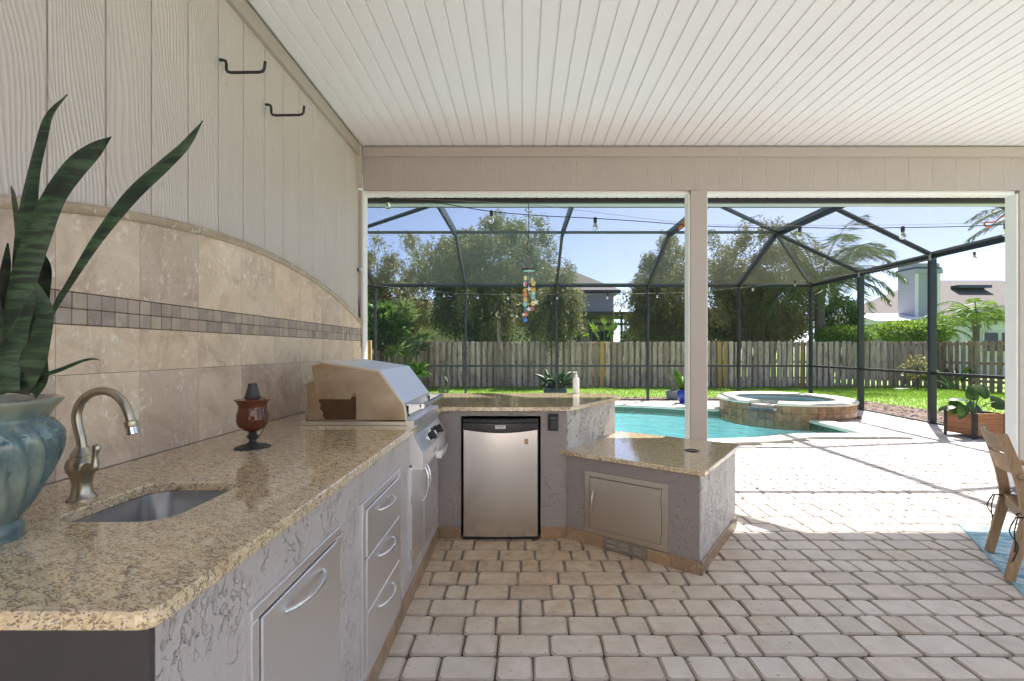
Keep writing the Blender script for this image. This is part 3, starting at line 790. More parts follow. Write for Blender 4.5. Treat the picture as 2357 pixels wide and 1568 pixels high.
ceiling = empty('patio_ceiling', (2, 1, 3.13), 'white grooved plank ceiling over the outdoor kitchen', 'ceiling')
prof = [(0, 0), (.084, 0), (.0862, .003), (.0885, .0030), (.0895, .0012), (.0935, .0012), (.0965, .008), (.1004, .008), (.1004, .02), (0, .02)]
mb = MB(); mb.extrude([(a_, 0, b_) for a_, b_ in prof], [(0, .6, 0), (0, 3.99, 0)])
pm = None; x = -1.405
while x < 5.2:
    if pm is None:
        o = mb.build('plank', MAT['ceiling'], None, (0, 0, 0)); pm = o
    else:
        o = bpy.data.objects.new('plank', pm.data); COL.objects.link(o)
    o.parent = ceiling; o.location = Vector((x, 0, 3.128))-ORG[ceiling]; x += .1004
mb = MB(); mb.box(-1.62, 5.3, .55, 4.74, 3.16, 3.30); mb.build('roof_deck', MAT['white_paint'], ceiling)

beam = empty('header_beam', (2, 4.06, 2.74), 'taupe sided header beam spanning the patio opening', 'beam')
mb = MB(); mb.box(-1.40, 5.2, 4.008, 4.12, 2.742, 3.158); mb.build('core', MAT['taupe'], beam)
x = -1.403; 
while x < 5.1:
    x1 = x+.2085
    mb = MB(); mb.box(x+.0005, x1-.0005, 4.0, 4.009, 2.741, 3.06, .0006); mb.build('board', MAT['beam_board_shaded'], beam); x = x1
mb = MB(); mb.box(-1.403, 5.2, 3.985, 4.01, 3.03, 3.118, .004); mb.build('top_trim', MAT['taupe_smooth'], beam)
mb = MB()
mb.box(-1.402, 1.475, 4.03, 4.10, 2.712, 2.742, .002); mb.build('white_track', MAT['white_paint'], beam)
mb = MB(); mb.box(1.624, 4.36, 4.03, 4.10, 2.712, 2.742, .002); mb.build('white_track', MAT['white_paint'], beam)
for x0, x1, lab in ((1.477, 1.622, 'taupe square column rising behind the low counter beside the pool'), (4.37, 4.58, 'taupe square column beyond the wooden armchair')):
    c = empty('column', ((x0+x1)/2, 4.06, 0), lab, 'column')
    mb = MB(); mb.box(x0, x1, 4.0, 4.12, -.01, 2.741, .003); mb.build('shaft', MAT['taupe_smooth'], c)
    mb = MB(); mb.box(x0-.014, x0+.001, 4.012, 4.112, -.01, 2.715, .002); mb.build('white_trim', MAT['white_paint'], c)
    mb = MB(); mb.box(x1-.001, x1+.012, 4.02, 4.105, -.01, 2.715, .002); mb.build('white_trim', MAT['white_paint'], c)

soffit = empty('eave_soffit', (2, 4.45, 2.92), 'white grooved eave soffit outside the header beam', 'soffit')
mbp = MB(); mbp.extrude([(a_, 0, b_) for a_, b_ in prof], [(0, 4.125, 0), (0, 4.74, 0)]); pm = None; x = -3.2
while x < 5.2:
    if pm is None: o = mbp.build('plank', MAT['ceiling'], None, (0, 0, 0)); pm = o
    else: o = bpy.data.objects.new('plank', pm.data); COL.objects.link(o)
    o.parent = soffit; o.location = Vector((x, 0, 2.92))-ORG[soffit]; x += .1046
mb = MB(); mb.box(-3.3, 5.3, 4.125, 4.75, 2.945, 3.155); mb.build('roof_edge', MAT['white_paint'], soffit)
gutter = empty('eave_gutter', (2, 4.83, 2.88), 'dark box gutter along the eave carrying the screen cage', 'gutter')
mb = MB(); mb.box(-4.2, 7.5, 4.752, 4.79, 2.875, 3.10); mb.build('back_plate', MAT['bronze'], gutter)
mb = MB(); mb.box(-4.2, 7.5, 4.79, 4.92, 2.884, 3.06); mb.build('trough', MAT['gutter_grey'], gutter)

hw = empty('added_bounce_wall', (2, -3.2, 0), 'unseen pale stucco house wall added behind the viewpoint to bounce sunlight', 'wall')
mb = MB(); mb.box(-4, 9, -3.5, -3.2, -.05, 3.4); mb.build('stucco_face', MAT['wall_white'], hw)  # wall and sliding door added out of view for their bounced sunlight
mb = MB(); mb.box(.2, 3.8, -3.21, -3.17, 0, 2.1); sd_ = mb.build('sliding_door', MAT['white_paint'], hw)
for k in range(2):
    mb = MB(); mb.box(.28+k*1.77, 1.97+k*1.77, -3.172, -3.162, .08, 2.02); mb.build('pane', MAT['window_dark'], sd_)

# ---- security camera and cable on the end post
cm = empty('security_camera', (-1.41, 3.98, 2.03), 'small black security camera clamped to the white jamb', 'camera')
mb = MB(); mb.tube([W(818,622,3.99), W(831,621,3.96)], [.014, .017], 12); mb.build('housing', MAT['black_plastic'], cm, smooth=40)
mb = MB(); mb.tube([W(829,621.2,3.964), W(833.5,620.8,3.953)], [.018, .018], 12); mb.build('lens_hood', MAT['grey_plate'], cm, smooth=40)
mb = MB(); mb.bar(W(822,624,3.99), W(822,630,4.005), .01, .012); mb.build('bracket', MAT['black_plastic'], cm)
mb = MB(); mb.tube(catmull([W(842,449,4.14), W(829,447,4.05), W(821,455,3.993), W(820,490,3.992), W(824,560,3.992), W(822,640,3.992), W(826,700,3.992), W(830,760,3.992), W(831,800,3.995)], 4), .005, 6)
tag(mb.build('power_cable', MAT['cable'], None), 'black cable running down the end post of the siding wall', 'cable')

# ---- wall hooks
for i, (yy, zz, lab) in enumerate(((2.157, 2.711, 'black bent rod hook high on the siding wall, closer to the snake plant'), (2.542, 2.7066, 'black bent rod hook high on the siding wall, closer to the header beam'))):
    h = empty('wall_hook', (WX, yy, zz), lab, 'hook', 'rod hooks on the siding wall')
    pts = [(WX-.005, zz), (WX+.02, zz), (WX+.032, zz-.005), (WX+.036, zz-.02), (WX+.036, zz-.045), (WX+.042, zz-.056), (WX+.06, zz-.06), (WX+.19, zz-.058), (WX+.208, zz-.054), (WX+.216, zz-.042), (WX+.22, zz-.008)]
    mb = MB(); mb.tube([(a_, yy, b_) for a_, b_ in pts], .0068, 10); mb.build('rod', MAT['black_matte'], h, smooth=60)
    mb = MB(); mb.box(WX-.001, WX+.004, yy-.012, yy+.012, zz-.018, zz+.018, .001); mb.build('plate', MAT['grey_plate'], h)

# ================================================================== TILE BACKSPLASH
bs = empty('tile_backsplash', (-1.43, 2.35, CT), 'arched travertine tile backsplash with a mosaic band behind the counter', 'backsplash')
AR = 4.713; ACY = 2.35; ACZ = 1.862-AR
def arch(y): return ACZ + math.sqrt(AR*AR-(y-ACY)**2)
Y0, Y1 = .60, 4.115
ys = [Y0+(Y1-Y0)*i/60 for i in range(61)]
mb = MB(); pr = [(Y0, .90)] + [(Y1, .90)] + [(q, arch(q)) for q in ys[::-1]]
mb.add([(-1.436, q[0], q[1]) for q in pr]+[(-1.423, q[0], q[1]) for q in pr], [tuple(range(len(pr)))[::-1], tuple(range(len(pr), 2*len(pr)))] + [(i, (i+1) % len(pr), len(pr)+(i+1) % len(pr), len(pr)+i) for i in range(len(pr))])
mb.build('grout_bed', MAT['grout'], bs)
tw = .3055; g = .0009; edges_y = []
q = 1.383-tw*3
while q < Y1+.3: edges_y.append(q); q += tw
for a_, b_ in zip(edges_y, edges_y[1:]):
    a_ = max(a_, Y0)+g; b_ = min(b_, Y1)-g
    if b_-a_ < .01: continue
    for z0, z1 in ((.937, 1.2565), (1.2585, 1.414)):
        MB().box(-1.428, -1.4195, a_, b_, z0, z1, .0009).build('tile', MAT['travertine'], bs)
    npt = 7; top = [(a_+(b_-a_)*k/npt, max(1.5235, arch(a_+(b_-a_)*k/npt))) for k in range(npt+1)]
    pl = [(a_, 1.522), (b_, 1.522)] + top[::-1]; n = len(pl)
    MB().add([(-1.428, *q_) for q_ in pl]+[(-1.4195, *q_) for q_ in pl], [tuple(range(n))[::-1], tuple(range(n, 2*n))]+[(i, (i+1) % n, n+(i+1) % n, n+i) for i in range(n)]).build('tile', MAT['travertine'], bs)
mb = MB(); mb.box(-1.4225, -1.4215, Y0, Y1, 1.4155, 1.5205); mb.build('mosaic_grout', MAT['grout_dark'], bs)
mt = tw/6; q = edges_y[0]+mt*3; k = 0
while q < Y1-.02:
    for r_ in range(2):
        z0 = 1.4175+r_*.0515; gg = .0018; j = [random.uniform(-.0012, .0012) for _ in range(2)]
        if q > Y0: MB().box(-1.4235, -1.4185+random.uniform(-.0005, .001), q+gg+j[0], min(q+mt-gg, Y1-.001)+j[1]*.5, z0, z0+.0485, .0022).build('mosaic_tile', MAT['mosaic'], bs)
    q += mt
q = Y0; 
while q < Y1-.05:
    q1 = min(q+random.uniform(.29, .31), Y1); mb = MB(); pts = []
    m = 6
    prs = [(-1.436, -.004), (-1.412, -.006), (-1.404, .002), (-1.402, .012), (-1.405, .022), (-1.414, .029), (-1.436, .030)]
    vv = []
    for k in range(m+1):
        yy = q+.001+(q1-q-.002)*k/m; sl_ = -(yy-ACY)/math.sqrt(AR*AR-(yy-ACY)**2); nz = 1/math.hypot(1, sl_); ny = -sl_*nz
        vv += [(a_, yy+ny*b_, arch(yy)+nz*b_) for a_, b_ in prs]
    L_ = len(prs)
    mb.add(vv, [(k*L_+i, k*L_+(i+1) % L_, (k+1)*L_+(i+1) % L_, (k+1)*L_+i) for k in range(m) for i in range(L_)]+[tuple(range(L_))[::-1], tuple(m*L_+i for i in range(L_))])
    mb.build('bullnose', MAT['bullnose'], bs, smooth=40); q = q1

# ================================================================== OUTDOOR KITCHEN
kit = empty('outdoor_kitchen', (-.9, 2.4, 0), 'built-in L-shaped outdoor kitchen of grey stucco with speckled granite tops', 'outdoor kitchen')
mb = MB(); mb.prism([(-1.418,.745), (LEFT_FACE,.745), (LEFT_FACE,3.232), (-1.418,3.232)], 0, .905, top=False); mb.build('base_cabinet', MAT['stucco'], kit)
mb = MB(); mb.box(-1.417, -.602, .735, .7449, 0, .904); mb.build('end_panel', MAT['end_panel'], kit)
mb = MB(); NX0, NX1 = -.437, .128
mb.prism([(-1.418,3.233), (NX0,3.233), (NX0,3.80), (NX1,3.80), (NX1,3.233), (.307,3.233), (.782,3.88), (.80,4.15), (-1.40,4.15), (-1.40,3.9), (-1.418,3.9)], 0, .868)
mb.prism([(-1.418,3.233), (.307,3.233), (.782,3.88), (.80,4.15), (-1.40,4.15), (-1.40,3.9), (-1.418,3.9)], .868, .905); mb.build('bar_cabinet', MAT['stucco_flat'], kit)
# textured skin of the bar's end wall and of the low cabinet's side
LT = .596
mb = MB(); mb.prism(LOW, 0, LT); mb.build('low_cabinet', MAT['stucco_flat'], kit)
def skin(p, q, z0, z1, off, name, mat):
    p, q = Vector((*p, 0)), Vector((*q, 0)); d_ = (q-p).normalized(); n_ = Vector((d_.y, -d_.x, 0))
    mb = MB(); v = [(e_+n_*o).to_tuple()[:2]+(z,) for z in (z0, z1) for o in (-.004, off) for e_ in (p, q)]
    mb.add([Vector(x) for x in v], [(0,1,3,2), (4,6,7,5), (0,4,5,1), (2,3,7,6), (0,2,6,4), (1,5,7,3)]); return mb.build(name, mat, kit)
MAT['stucco_rough_lit'] = mk_stucco('lit_trowelled_stucco', (.52, .48, .455), 1.1, 1.0, .035)  # rough stucco with the light on these two faces put into its colour
skin((.309,3.236), (.782,3.88), .60, .904, .006, 'end_wall', MAT['stucco_rough_lit'])
skin((1.05,2.703), (1.60,3.44), .0, LT-.001, .006, 'side_wall_skin', MAT['stucco_rough_lit'])
# granite
sink_c = (-.98, 1.225); sw, sh, sr = .14, .16, .065
sink_hole = []
for cx, cy, a0 in ((sw-sr, sh-sr, 0), (-sw+sr, sh-sr, 90), (-sw+sr, -sh+sr, 180), (sw-sr, -sh+sr, 270)):
    for k in range(7):
        t_ = rad(a0+15*k); sink_hole.append((sink_c[0]+cx+sr*math.cos(t_), sink_c[1]+cy+sr*math.sin(t_)))
GX0, GX1, GY0, GY1 = -1.165, -.60, 2.43, 3.10
outer = [(-1.419,.6945), (-.592,.6945), (-.578,.698), (-.568,.706), (-.564,.720), (-.564,GY0), (GX0,GY0), (GX0,GY1), (-.564,GY1), (-.564,3.197), (.336,3.197), (.813,3.86), (.845,3.93), (.855,4.03), (.84,4.13), (.79,4.21), (.70,4.25), (-1.38,4.25), (-1.38,4.0), (-1.419,4.0)]
slab(outer, [sink_hole[::-1] if False else sink_hole], CT-.03, CT, .004).build('countertop', MAT['granite'], kit)
low_top = inset(LOW, -.035)
low_top = [(.262,3.228), (1.062,2.652), (1.640,3.425), (.84,4.0)]
slab(low_top, [], LT, LT+.03, .004).build('low_countertop', MAT['granite'], kit)
g_ = Vector((1.39, 3.20)); g_ = G(1592, 1038, LT+.03)
mb = MB(); mb.lathe([(.001, LT+.0302), (.046, LT+.0302), (.048, LT+.034), (.043, LT+.036), (.040, LT+.0335), (.001, LT+.0335)], (g_.x, g_.y, 0), 28, caps=False); mb.build('cover_cap', MAT['black_plastic'], kit, smooth=35)
# sink bowl
mb = MB(); rings = []
for ins, z in ((-.006, CT-.0305), (-.006, CT-.032), (-.002, CT-.05), (.004, CT-.15), (.018, CT-.175), (.05, CT-.185)):
    rings.append([(p[0], p[1], z) for p in inset(sink_hole, ins)])
m = len(sink_hole); vv = [p for r_ in rings for p in r_]
mb.add(vv, [(k*m+i, k*m+(i+1) % m, (k+1)*m+(i+1) % m, (k+1)*m+i) for k in range(len(rings)-1) for i in range(m)]+[tuple((len(rings)-1)*m+i for i in range(m))])
sk = mb.build('sink_bowl', MAT['sink_steel'], kit, smooth=50)
mb = MB(); mb.lathe([(.001, CT-.1835), (.032, CT-.1835), (.036, CT-.181), (.040, CT-.1825)], (*sink_c, 0), 20, caps=False); mb.build('drain', MAT['chrome'], sk, smooth=40)
# baseboard tiles
def base_run(p, q, off, h=.083, t=.011, step=.152, skip=None):
    p, q = Vector((*p, 0)), Vector((*q, 0)); L_ = (q-p).length; d_ = (q-p).normalized(); n_ = Vector((d_.y, -d_.x, 0)); s_ = 0
    while s_ < L_-.005:
        e_ = min(s_+step*random.choice((1, 1, 1.0)), L_); 
        if skip and s_ < skip[1] and e_ > skip[0]:
            if s_ < skip[0]-.02: e_ = skip[0]
            else: s_ = skip[1]; continue
        hh_ = h+random.uniform(-.002, .002)
        A, B = p+d_*(s_+.001), p+d_*(e_-.001)
        v = []
        for z, tt_ in ((.0005, t), (hh_-.004, t), (hh_, t-.004)):
            for c_ in (A, B): v += [c_-n_*.002+Vector((0, 0, z)), c_+n_*(tt_+off)+Vector((0, 0, z))]
        f = [(0,1,3,2), (1,5,7,3), (5,9,11,7), (8,10,11,9), (0,4,5,1), (4,8,9,5), (2,3,7,6), (6,7,11,10), (0,2,6,4), (4,6,10,8)]
        MB().add(v, f).build('base_tile', MAT['base_tile'], kit); s_ = e_
base_run((LEFT_FACE, .74), (LEFT_FACE, 3.222), 0)
base_run((LEFT_FACE+.012, 3.233), (NX0, 3.233), 0)
base_run((NX1, 3.233), (.30, 3.233), 0)
u = Vector((.811, -.584))
base_run((.307, 3.238), (1.05, 2.703), 0, skip=(.2926, .599))
base_run((1.045, 2.696), (1.60, 3.44), .007)
# low cabinet door (local frame: x along face, y out of the face, z up)
fx = Vector((1.05-.307, 2.703-3.238, 0)).normalized(); fn = Vector((fx.y, -fx.x, 0))
ML = Matrix(((fx.x, fn.x, 0, .307), (fx.y, fn.y, 0, 3.238), (0, 0, 1, 0), (0, 0, 0, 1)))
def door(M_, x0, x1, z0, z1, fw, name, mat, hinge=None, handle=None, hh=None):
    mb = MB(); mb.M = M_
    mb.box(x0, x1, -.002, .012, z1-fw, z1, .002); mb.box(x0, x1, -.002, .012, z0, z0+fw, .002)
    mb.box(x0, x0+fw, -.002, .0115, z0+fw, z1-fw, .002); mb.box(x1-fw, x1, -.002, .0115, z0+fw, z1-fw, .002)
    d_ = mb.build(name, mat, kit)
    mb = MB(); mb.M = M_; mb.box(x0+fw, x1-fw, -.002, .002, z0+fw, z1-fw); mb.build('shadow_gap', MAT['dark_gap'], d_)
    mb = MB(); mb.M = M_; mb.box(x0+fw+.004, x1-fw-.004, .0, .0155, z0+fw+.004, z1-fw-.004, .003); mb.build('panel', mat, d_)
    return d_
def bow(M_, a_, b_, out, parent, r=.0055, mat='bright_steel', y0=.014):
    a_, b_ = Vector(a_), Vector(b_); n = 14; pts = []
    for k in range(n+1):
        t_ = k/n; p = a_.lerp(b_, t_); pts.append(Vector((p.x, y0+out*math.sin(math.pi*t_)**.6, p.z)))
    mb = MB(); mb.M = M_; mb.tube(pts, r, 10); mb.build('handle', MAT[mat], parent, smooth=50)
d1 = door(ML, .155, .728, .087, .507, .036, 'access_door', MAT['steel_door'])
bow(ML, (.225, 0, .235), (.225, 0, .38), .03, d1, .0055, 'steel_door')
for z in (.16, .40): MB().tube([ML @ Vector((.694, .0165, z-.028)), ML @ Vector((.694, .0165, z+.028))], .0045, 8).build('hinge', MAT['bright_steel'], d1, smooth=50)
mb = MB(); mb.M = ML; mb.box(.2926, .599, -.002, .0145, .004, .086, .001); vn = mb.build('vent_plate', MAT['vent'], kit)
for i in range(3):
    for j in range(2):
        mb = MB(); mb.M = ML; x0 = .322+i*.092; z0 = .026+j*.026
        mb.add([(x0, .0145, z0), (x0+.065, .0145, z0), (x0+.065, .0145, z0+.016), (x0, .0145, z0+.016), (x0+.005, .0225, z0+.003), (x0+.06, .0225, z0+.003)], [(0,1,5,4), (3,4,5,2), (0,4,3), (1,2,5)]); mb.build('louvre', MAT['vent'], vn)
for xx in (.300, .592):
    for z in (.018, .073): MB().lathe([(.004, 0), (.003, .003)], (0, 0, 0), 8).v and None
# left cabinet doors: local x runs along +Y, y out of the face (+X)
MLf = Matrix(((0, 1, 0, LEFT_FACE), (1, 0, 0, 0), (0, 0, 1, 0), (0, 0, 0, 1)))
d2 = door(MLf, .989, 1.467, .092, .768, .030, 'access_door', MAT['steel'])
bow(MLf, (1.12, 0, .692), (1.335, 0, .692), .034, d2, .0065)
ds = MB(); ds.M = MLf; fw = .030; x0, x1, z0, z1 = 1.675, 2.196, .092, .768
ds.box(x0, x1, -.002, .012, z1-fw, z1, .002); ds.box(x0, x1, -.002, .012, z0, z0+fw, .002); ds.box(x0, x0+fw, -.002, .0115, z0+fw, z1-fw, .002); ds.box(x1-fw, x1, -.002, .0115, z0+fw, z1-fw, .002)
ds = ds.build('drawer_stack', MAT['steel'], kit)
mb = MB(); mb.M = MLf; mb.box(x0+fw, x1-fw, -.002, .002, z0+fw, z1-fw); mb.build('shadow_gap', MAT['dark_gap'], ds)
for (a_, b_) in ((.553, .735), (.346, .549), (.126, .342)):
    mb = MB(); mb.M = MLf; mb.box(x0+fw+.004, x1-fw-.004, 0, .0165, a_, b_, .003); mb.build('drawer', MAT['steel'], ds)
    bow(MLf, (1.85, 0, b_-.050), (2.04, 0, b_-.050), .034, ds, .006)
# grill doors
x0, x1, z0, z1 = 2.37, 3.03, .168, .72
gd = MB(); gd.M = MLf; gd.box(x0, x1, -.002, .010, z0, z0+.022, .002); gd.box(x0, x0+.022, -.002, .0095, z0+.022, z1, .002); gd.box(x1-.022, x1, -.002, .0095, z0+.022, z1, .002)
gd = gd.build('grill_door_frame', MAT['steel'], kit)
mb = MB(); mb.M = MLf; mb.box(x0+.02, x1-.02, -.002, .002, z0+.02, z1); mb.build('shadow_gap', MAT['dark_gap'], gd)
for a_, b_, hx in ((x0+.025, 2.697, 2.672), (2.703, x1-.025, 2.728)):
    mb = MB(); mb.M = MLf; mb.box(a_, b_, 0, .0145, z0+.026, z1-.01, .003); mb.build('door', MAT['steel'], gd)
    bow(MLf, (hx, 0, .45), (hx, 0, .66), .034, gd, .0065)
for hx in (x0+.021, x1-.021):
    for z in (.27, .55): MB().tube([MLf @ Vector((hx, .013, z-.025)), MLf @ Vector((hx, .013, z+.025))], .005, 8).build('hinge', MAT['bright_steel'], gd, smooth=50)
# outlet cover on the bar cabinet
mb = MB(); mb.box(.180, .254, 3.216, 3.234, .765, .884, .004); oc = mb.build('outlet_cover', MAT['outlet'], kit)
mb = MB(); mb.box(.187, .247, 3.206, 3.217, .770, .872, .006); mb.box(.192, .242, 3.200, 3.207, .785, .842, .003); mb.build('flap', MAT['outlet'], oc)
mb = MB(); mb.tube([(.183, 3.212, .879), (.251, 3.212, .879)], .005, 8); mb.build('hinge', MAT['outlet'], oc, smooth=50)

# ================================================================== GRILL
gr = empty('gas_grill', (-.88, 2.76, CT), 'stainless built-in gas grill with smoke-browned hood side and black knobs', 'grill')
GA, GB = 2.411, 3.115
mb = MB(); mb.box(-1.18, -.578, GA, GA+.02, CT+.0005, CT+.021, .0015); mb.box(-1.18, -.578, GB-.02, GB, CT+.0005, CT+.021, .0015); mb.box(-1.18, -1.16, GA+.02, GB-.02, CT+.0005, CT+.021, .0015); mb.build('flange', MAT['steel_door'], gr)
mb = MB(); mb.box(-1.158, -.585, GA+.021, GB-.021, .62, CT+.018); mb.build('firebox', MAT['steel'], gr)
mb = MB(); mb.box(-.62, -.577, GA+.0005, GB-.0005, CT-.004, CT+.024, .002); mb.build('front_ledge', MAT['steel_y'], gr)
pan = [(-.618,.70), (-.53,.70), (-.53,.784), (-.577,.872), (-.577,.931), (-.618,.931)]
mb = MB(); mb.extrude([(a_, 0, b_) for a_, b_ in pan], [(0, GA+.006, 0), (0, GB-.001, 0)]); cp = mb.build('control_panel', MAT['steel_y'], gr)
sl_n = Vector((.088, 0, .047)).normalized(); sl_t = Vector((-.047, 0, .088)).normalized()
def knob(yy, s_, big=1.0):
    c = Vector((-.53, yy, .784))+sl_t*s_; ax = sl_n
    def ring(r, h): return [c+ax*h+(Vector((0, 1, 0))*math.cos(2*math.pi*k/20)+sl_t*math.sin(2*math.pi*k/20))*r*big for k in range(20)]
    def stack(prof):
        mb = MB(); v = []; 
        for r, h in prof: v += ring(r, h)
        m = len(prof); mb.add(v, [(i*20+k, i*20+(k+1) % 20, (i+1)*20+(k+1) % 20, (i+1)*20+k) for i in range(m-1) for k in range(20)]+[tuple(range(20))[::-1], tuple((m-1)*20+k for k in range(20))]); return mb
    kn = stack([(.031, .0), (.031, .006), (.027, .010), (.022, .011)]).build('knob', MAT['bright_steel'], gr, smooth=40)
    stack([(.021, .008), (.021, .026), (.019, .030)]).build('dial', MAT['black_plastic'], kn, smooth=40)
    mb = MB(); mb.bar(c+ax*.038-sl_t*.026*big, c+ax*.038+sl_t*.026*big, .013, .02, ax); mb.build('grip', MAT['black_plastic'], kn)
knob(2.66, .048); knob(2.87, .048)
knob(2.765, .072, .45)
mb = MB(); mb.box(-.5295, -.5285, 2.70, 2.80, .725, .745); mb.build('badge', MAT['grey_plate'], gr)
mb = MB(); mb.box(-.545, -.512, 2.86, 3.07, .655, .70, .002); mb.box(-.517, -.505, 2.855, 3.075, .684, .707, .002); mb.build('grease_tray', MAT['steel_y'], gr)
MB().lathe([(.006, 0), (.006, .004)], (0, 0, 0), 8)
mb = MB(); mb.tube([(-.590, GA+.001, .722), (-.590, GA+.007, .722)], .006, 10); mb.build('screw', MAT['bright_steel'], gr)
# hood
hp = [(-.619,.957), (-.635,1.050), (-.771,1.230), (-1.082,1.277), (-1.139,1.258)]
h0, h1 = 2.440, 3.085; th = .004
mb = MB(); n = len(hp); inn = [(-.623,.957), (-.639,1.047), (-.773,1.225), (-1.082,1.272), (-1.133,1.254)]
v = [(a_, yy, b_) for yy in (h0, h1) for a_, b_ in hp] + [(a_, yy, b_) for yy in (h0, h1) for a_, b_ in inn]
f = []
for i in range(n-1):
    f += [(i, i+1, n+i+1, n+i), (2*n+i, 3*n+i, 3*n+i+1, 2*n+i+1), (i, 2*n+i, 2*n+i+1, i+1), (n+i, n+i+1, 3*n+i+1, 3*n+i)]
f += [(0, n, 3*n, 2*n), (n-1, 3*n-1, 4*n-1, 2*n-1)]
mb.add(v, f); hood = mb.build('hood', MAT['steel_y'], gr)
side = [(-.619,.957), (-.635,1.050), (-.771,1.230), (-1.082,1.277), (-1.139,1.258), (-1.103,1.069), (-.922,1.069), (-.912,1.094), (-.904,1.104), (-.897,1.100), (-.895,.957)]
for yy in (h0+.002, h1-.006):
    mb = MB(); mb.extrude([(a_, 0, b_) for a_, b_ in inset(side, .003)], [(0, yy, 0), (0, yy+.004, 0)]); mb.build('side_panel', MAT['steel_stain'], hood)
ridge = inset(side, -.003)
for (a_, b_) in zip(hp, hp[1:]):
    mb = MB(); mb.bar((a_[0]-.002, h0-.001, a_[1]-.006), (b_[0], h0-.001, b_[1]-.006), .003, .011, (0, 0, 1)); mb.build('folded_edge', MAT['steel_door'], hood)
mb = MB(); mb.tube([(-1.035, h0-.006, 1.092), (-1.035, h0+.003, 1.092)], .011, 6); mb.build('hinge_bolt', MAT['steel_stain'], hood)
rp = [(-1.168,.957), (-1.168,1.151), (-1.12,1.196), (-1.06,1.20), (-1.04,.957)]
mb = MB(); rp2 = [(-1.166,.957), (-.89,.957), (-.89,1.12), (-1.10,1.185), (-1.166,1.150)]
mb.extrude([(a_, 0, b_) for a_, b_ in rp2], [(0, h0+.010, 0), (0, h0+.014, 0)]); mb.build('inner_side', MAT['steel_stain'], gr)
mb = MB(); mb.extrude([(a_, 0, b_) for a_, b_ in rp2], [(0, h1-.014, 0), (0, h1-.010, 0)]); mb.build('inner_side', MAT['steel_stain'], gr)
mb = MB(); mb.box(-1.168, -1.160, h0+.008, h1-.008, .957, 1.15); mb.build('rear_panel', MAT['steel_stain'], gr)
MAT['char'] = plain('charred_steel', (.10, .055, .028), .6, .6, .6, 14)
mb = MB(); mb.extrude([(a_, 0, b_) for a_, b_ in [(-1.062,.962), (-.897,.962), (-.897,1.085), (-1.094,1.085), (-1.098,1.06), (-1.086,1.045), (-1.09,1.02), (-1.072,1.0), (-1.076,.985)]], [(0, h0+.0075, 0), (0, h0+.0099, 0)]); mb.build('sooty_slot', MAT['char'], gr)
hy0, hy1 = 2.47, 3.055
mb = MB(); mb.tube([(-.545, hy0, 1.030), (-.545, hy1, 1.030)], .0135, 14); hd = mb.build('handle', MAT['bright_steel'], hood, smooth=50)
for yy in (hy0+.012, hy1-.012):
    mb = MB(); mb.add([(-.629, yy-.012, 1.040), (-.629, yy+.012, 1.040), (-.548, yy+.012, 1.040), (-.548, yy-.012, 1.040), (-.622, yy-.012, .985), (-.622, yy+.012, .985), (-.556, yy+.012, 1.016), (-.556, yy-.012, 1.016)], [(0,1,2,3), (7,6,5,4), (0,4,5,1), (2,6,7,3), (0,3,7,4), (1,5,6,2)])
    mb.build('bracket', MAT['steel'], hood)
    mb = MB(); mb.box(-.632, -.618, yy-.0125, yy+.0125, .975, 1.035); mb.build('heat_spacer', MAT['black_plastic'], hood)

# ================================================================== FRIDGE
fr = empty('mini_fridge', (-.154, 3.3, 0), 'stainless compact fridge with black top handle set into the bar', 'fridge')
mb = MB(); mb.box(-.424, .116, 3.245, 3.72, .012, .842, .004); mb.build('cabinet', MAT['black_plastic'], fr)
fx0, fx1 = -.414, .104
mb = MB(); cols = 16; vv = []; ff = []
def curve_z(t_): return .775 - .022*math.sin(math.pi*t_)
for k in range(cols+1):
    t_ = k/cols; x_ = fx0+(fx1-fx0)*t_; yb = 3.197-.010*math.sin(math.pi*t_)
    vv += [(x_, yb, .028), (x_, yb, curve_z(t_)), (x_, 3.24, curve_z(t_)), (x_, 3.24, .028)]
for k in range(cols): ff += [(4*k+i, 4*k+(i+1) % 4, 4*k+4+(i+1) % 4, 4*k+4+i) for i in range(4)]
ff += [(0,1,2,3), tuple(4*cols+i for i in (3,2,1,0))]
mb.add(vv, ff); mb.build('door', MAT['fridge_steel'], fr, smooth=30)
mb = MB(); vv = []; ff = []
for k in range(cols+1):
    t_ = k/cols; x_ = fx0-.004+(fx1-fx0+.008)*t_; yb = 3.192-.013*math.sin(math.pi*t_); zc = curve_z(t_)+.002
    vv += [(x_, yb, zc), (x_, yb-.003, .812), (x_, yb-.001, .822), (x_, yb+.02, .826), (x_, yb+.02, .838), (x_, yb-.004, .842), (x_, yb+.002, .853), (x_, 3.246, .853), (x_, 3.246, zc)]
m = 9
for k in range(cols): ff += [(m*k+i, m*k+(i+1) % m, m*k+m+(i+1) % m, m*k+m+i) for i in range(m)]
ff += [tuple(range(m)), tuple(m*cols+i for i in range(m))[::-1]]
mb.add(vv, ff); mb.build('handle_band', MAT['black_plastic'], fr, smooth=30)
mb = MB(); mb.box(-.191, -.119, 3.1735, 3.178, .786, .811, .001); bd = mb.build('badge', MAT['grey_plate'], fr)
mb = MB(); mb.box(-.185, -.125, 3.1725, 3.1738, .801, .807); mb.box(-.18, -.13, 3.1725, 3.1738, .791, .796); mb.build('badge_lettering', MAT['grey_plastic'], bd)
mb = MB(); mb.box(.013, .039, 3.191, 3.1945, .675, .713); mb.build('sticker', MAT['sticker'], fr)
mb = MB(); mb.box(-.42, .112, 3.205, 3.25, .004, .026); mb.build('kick_strip', MAT['black_plastic'], fr)
mb = MB()
for xx in (-.39, .08): mb.box(xx-.015, xx+.015, 3.26, 3.29, 0, .013)
mb.v and None

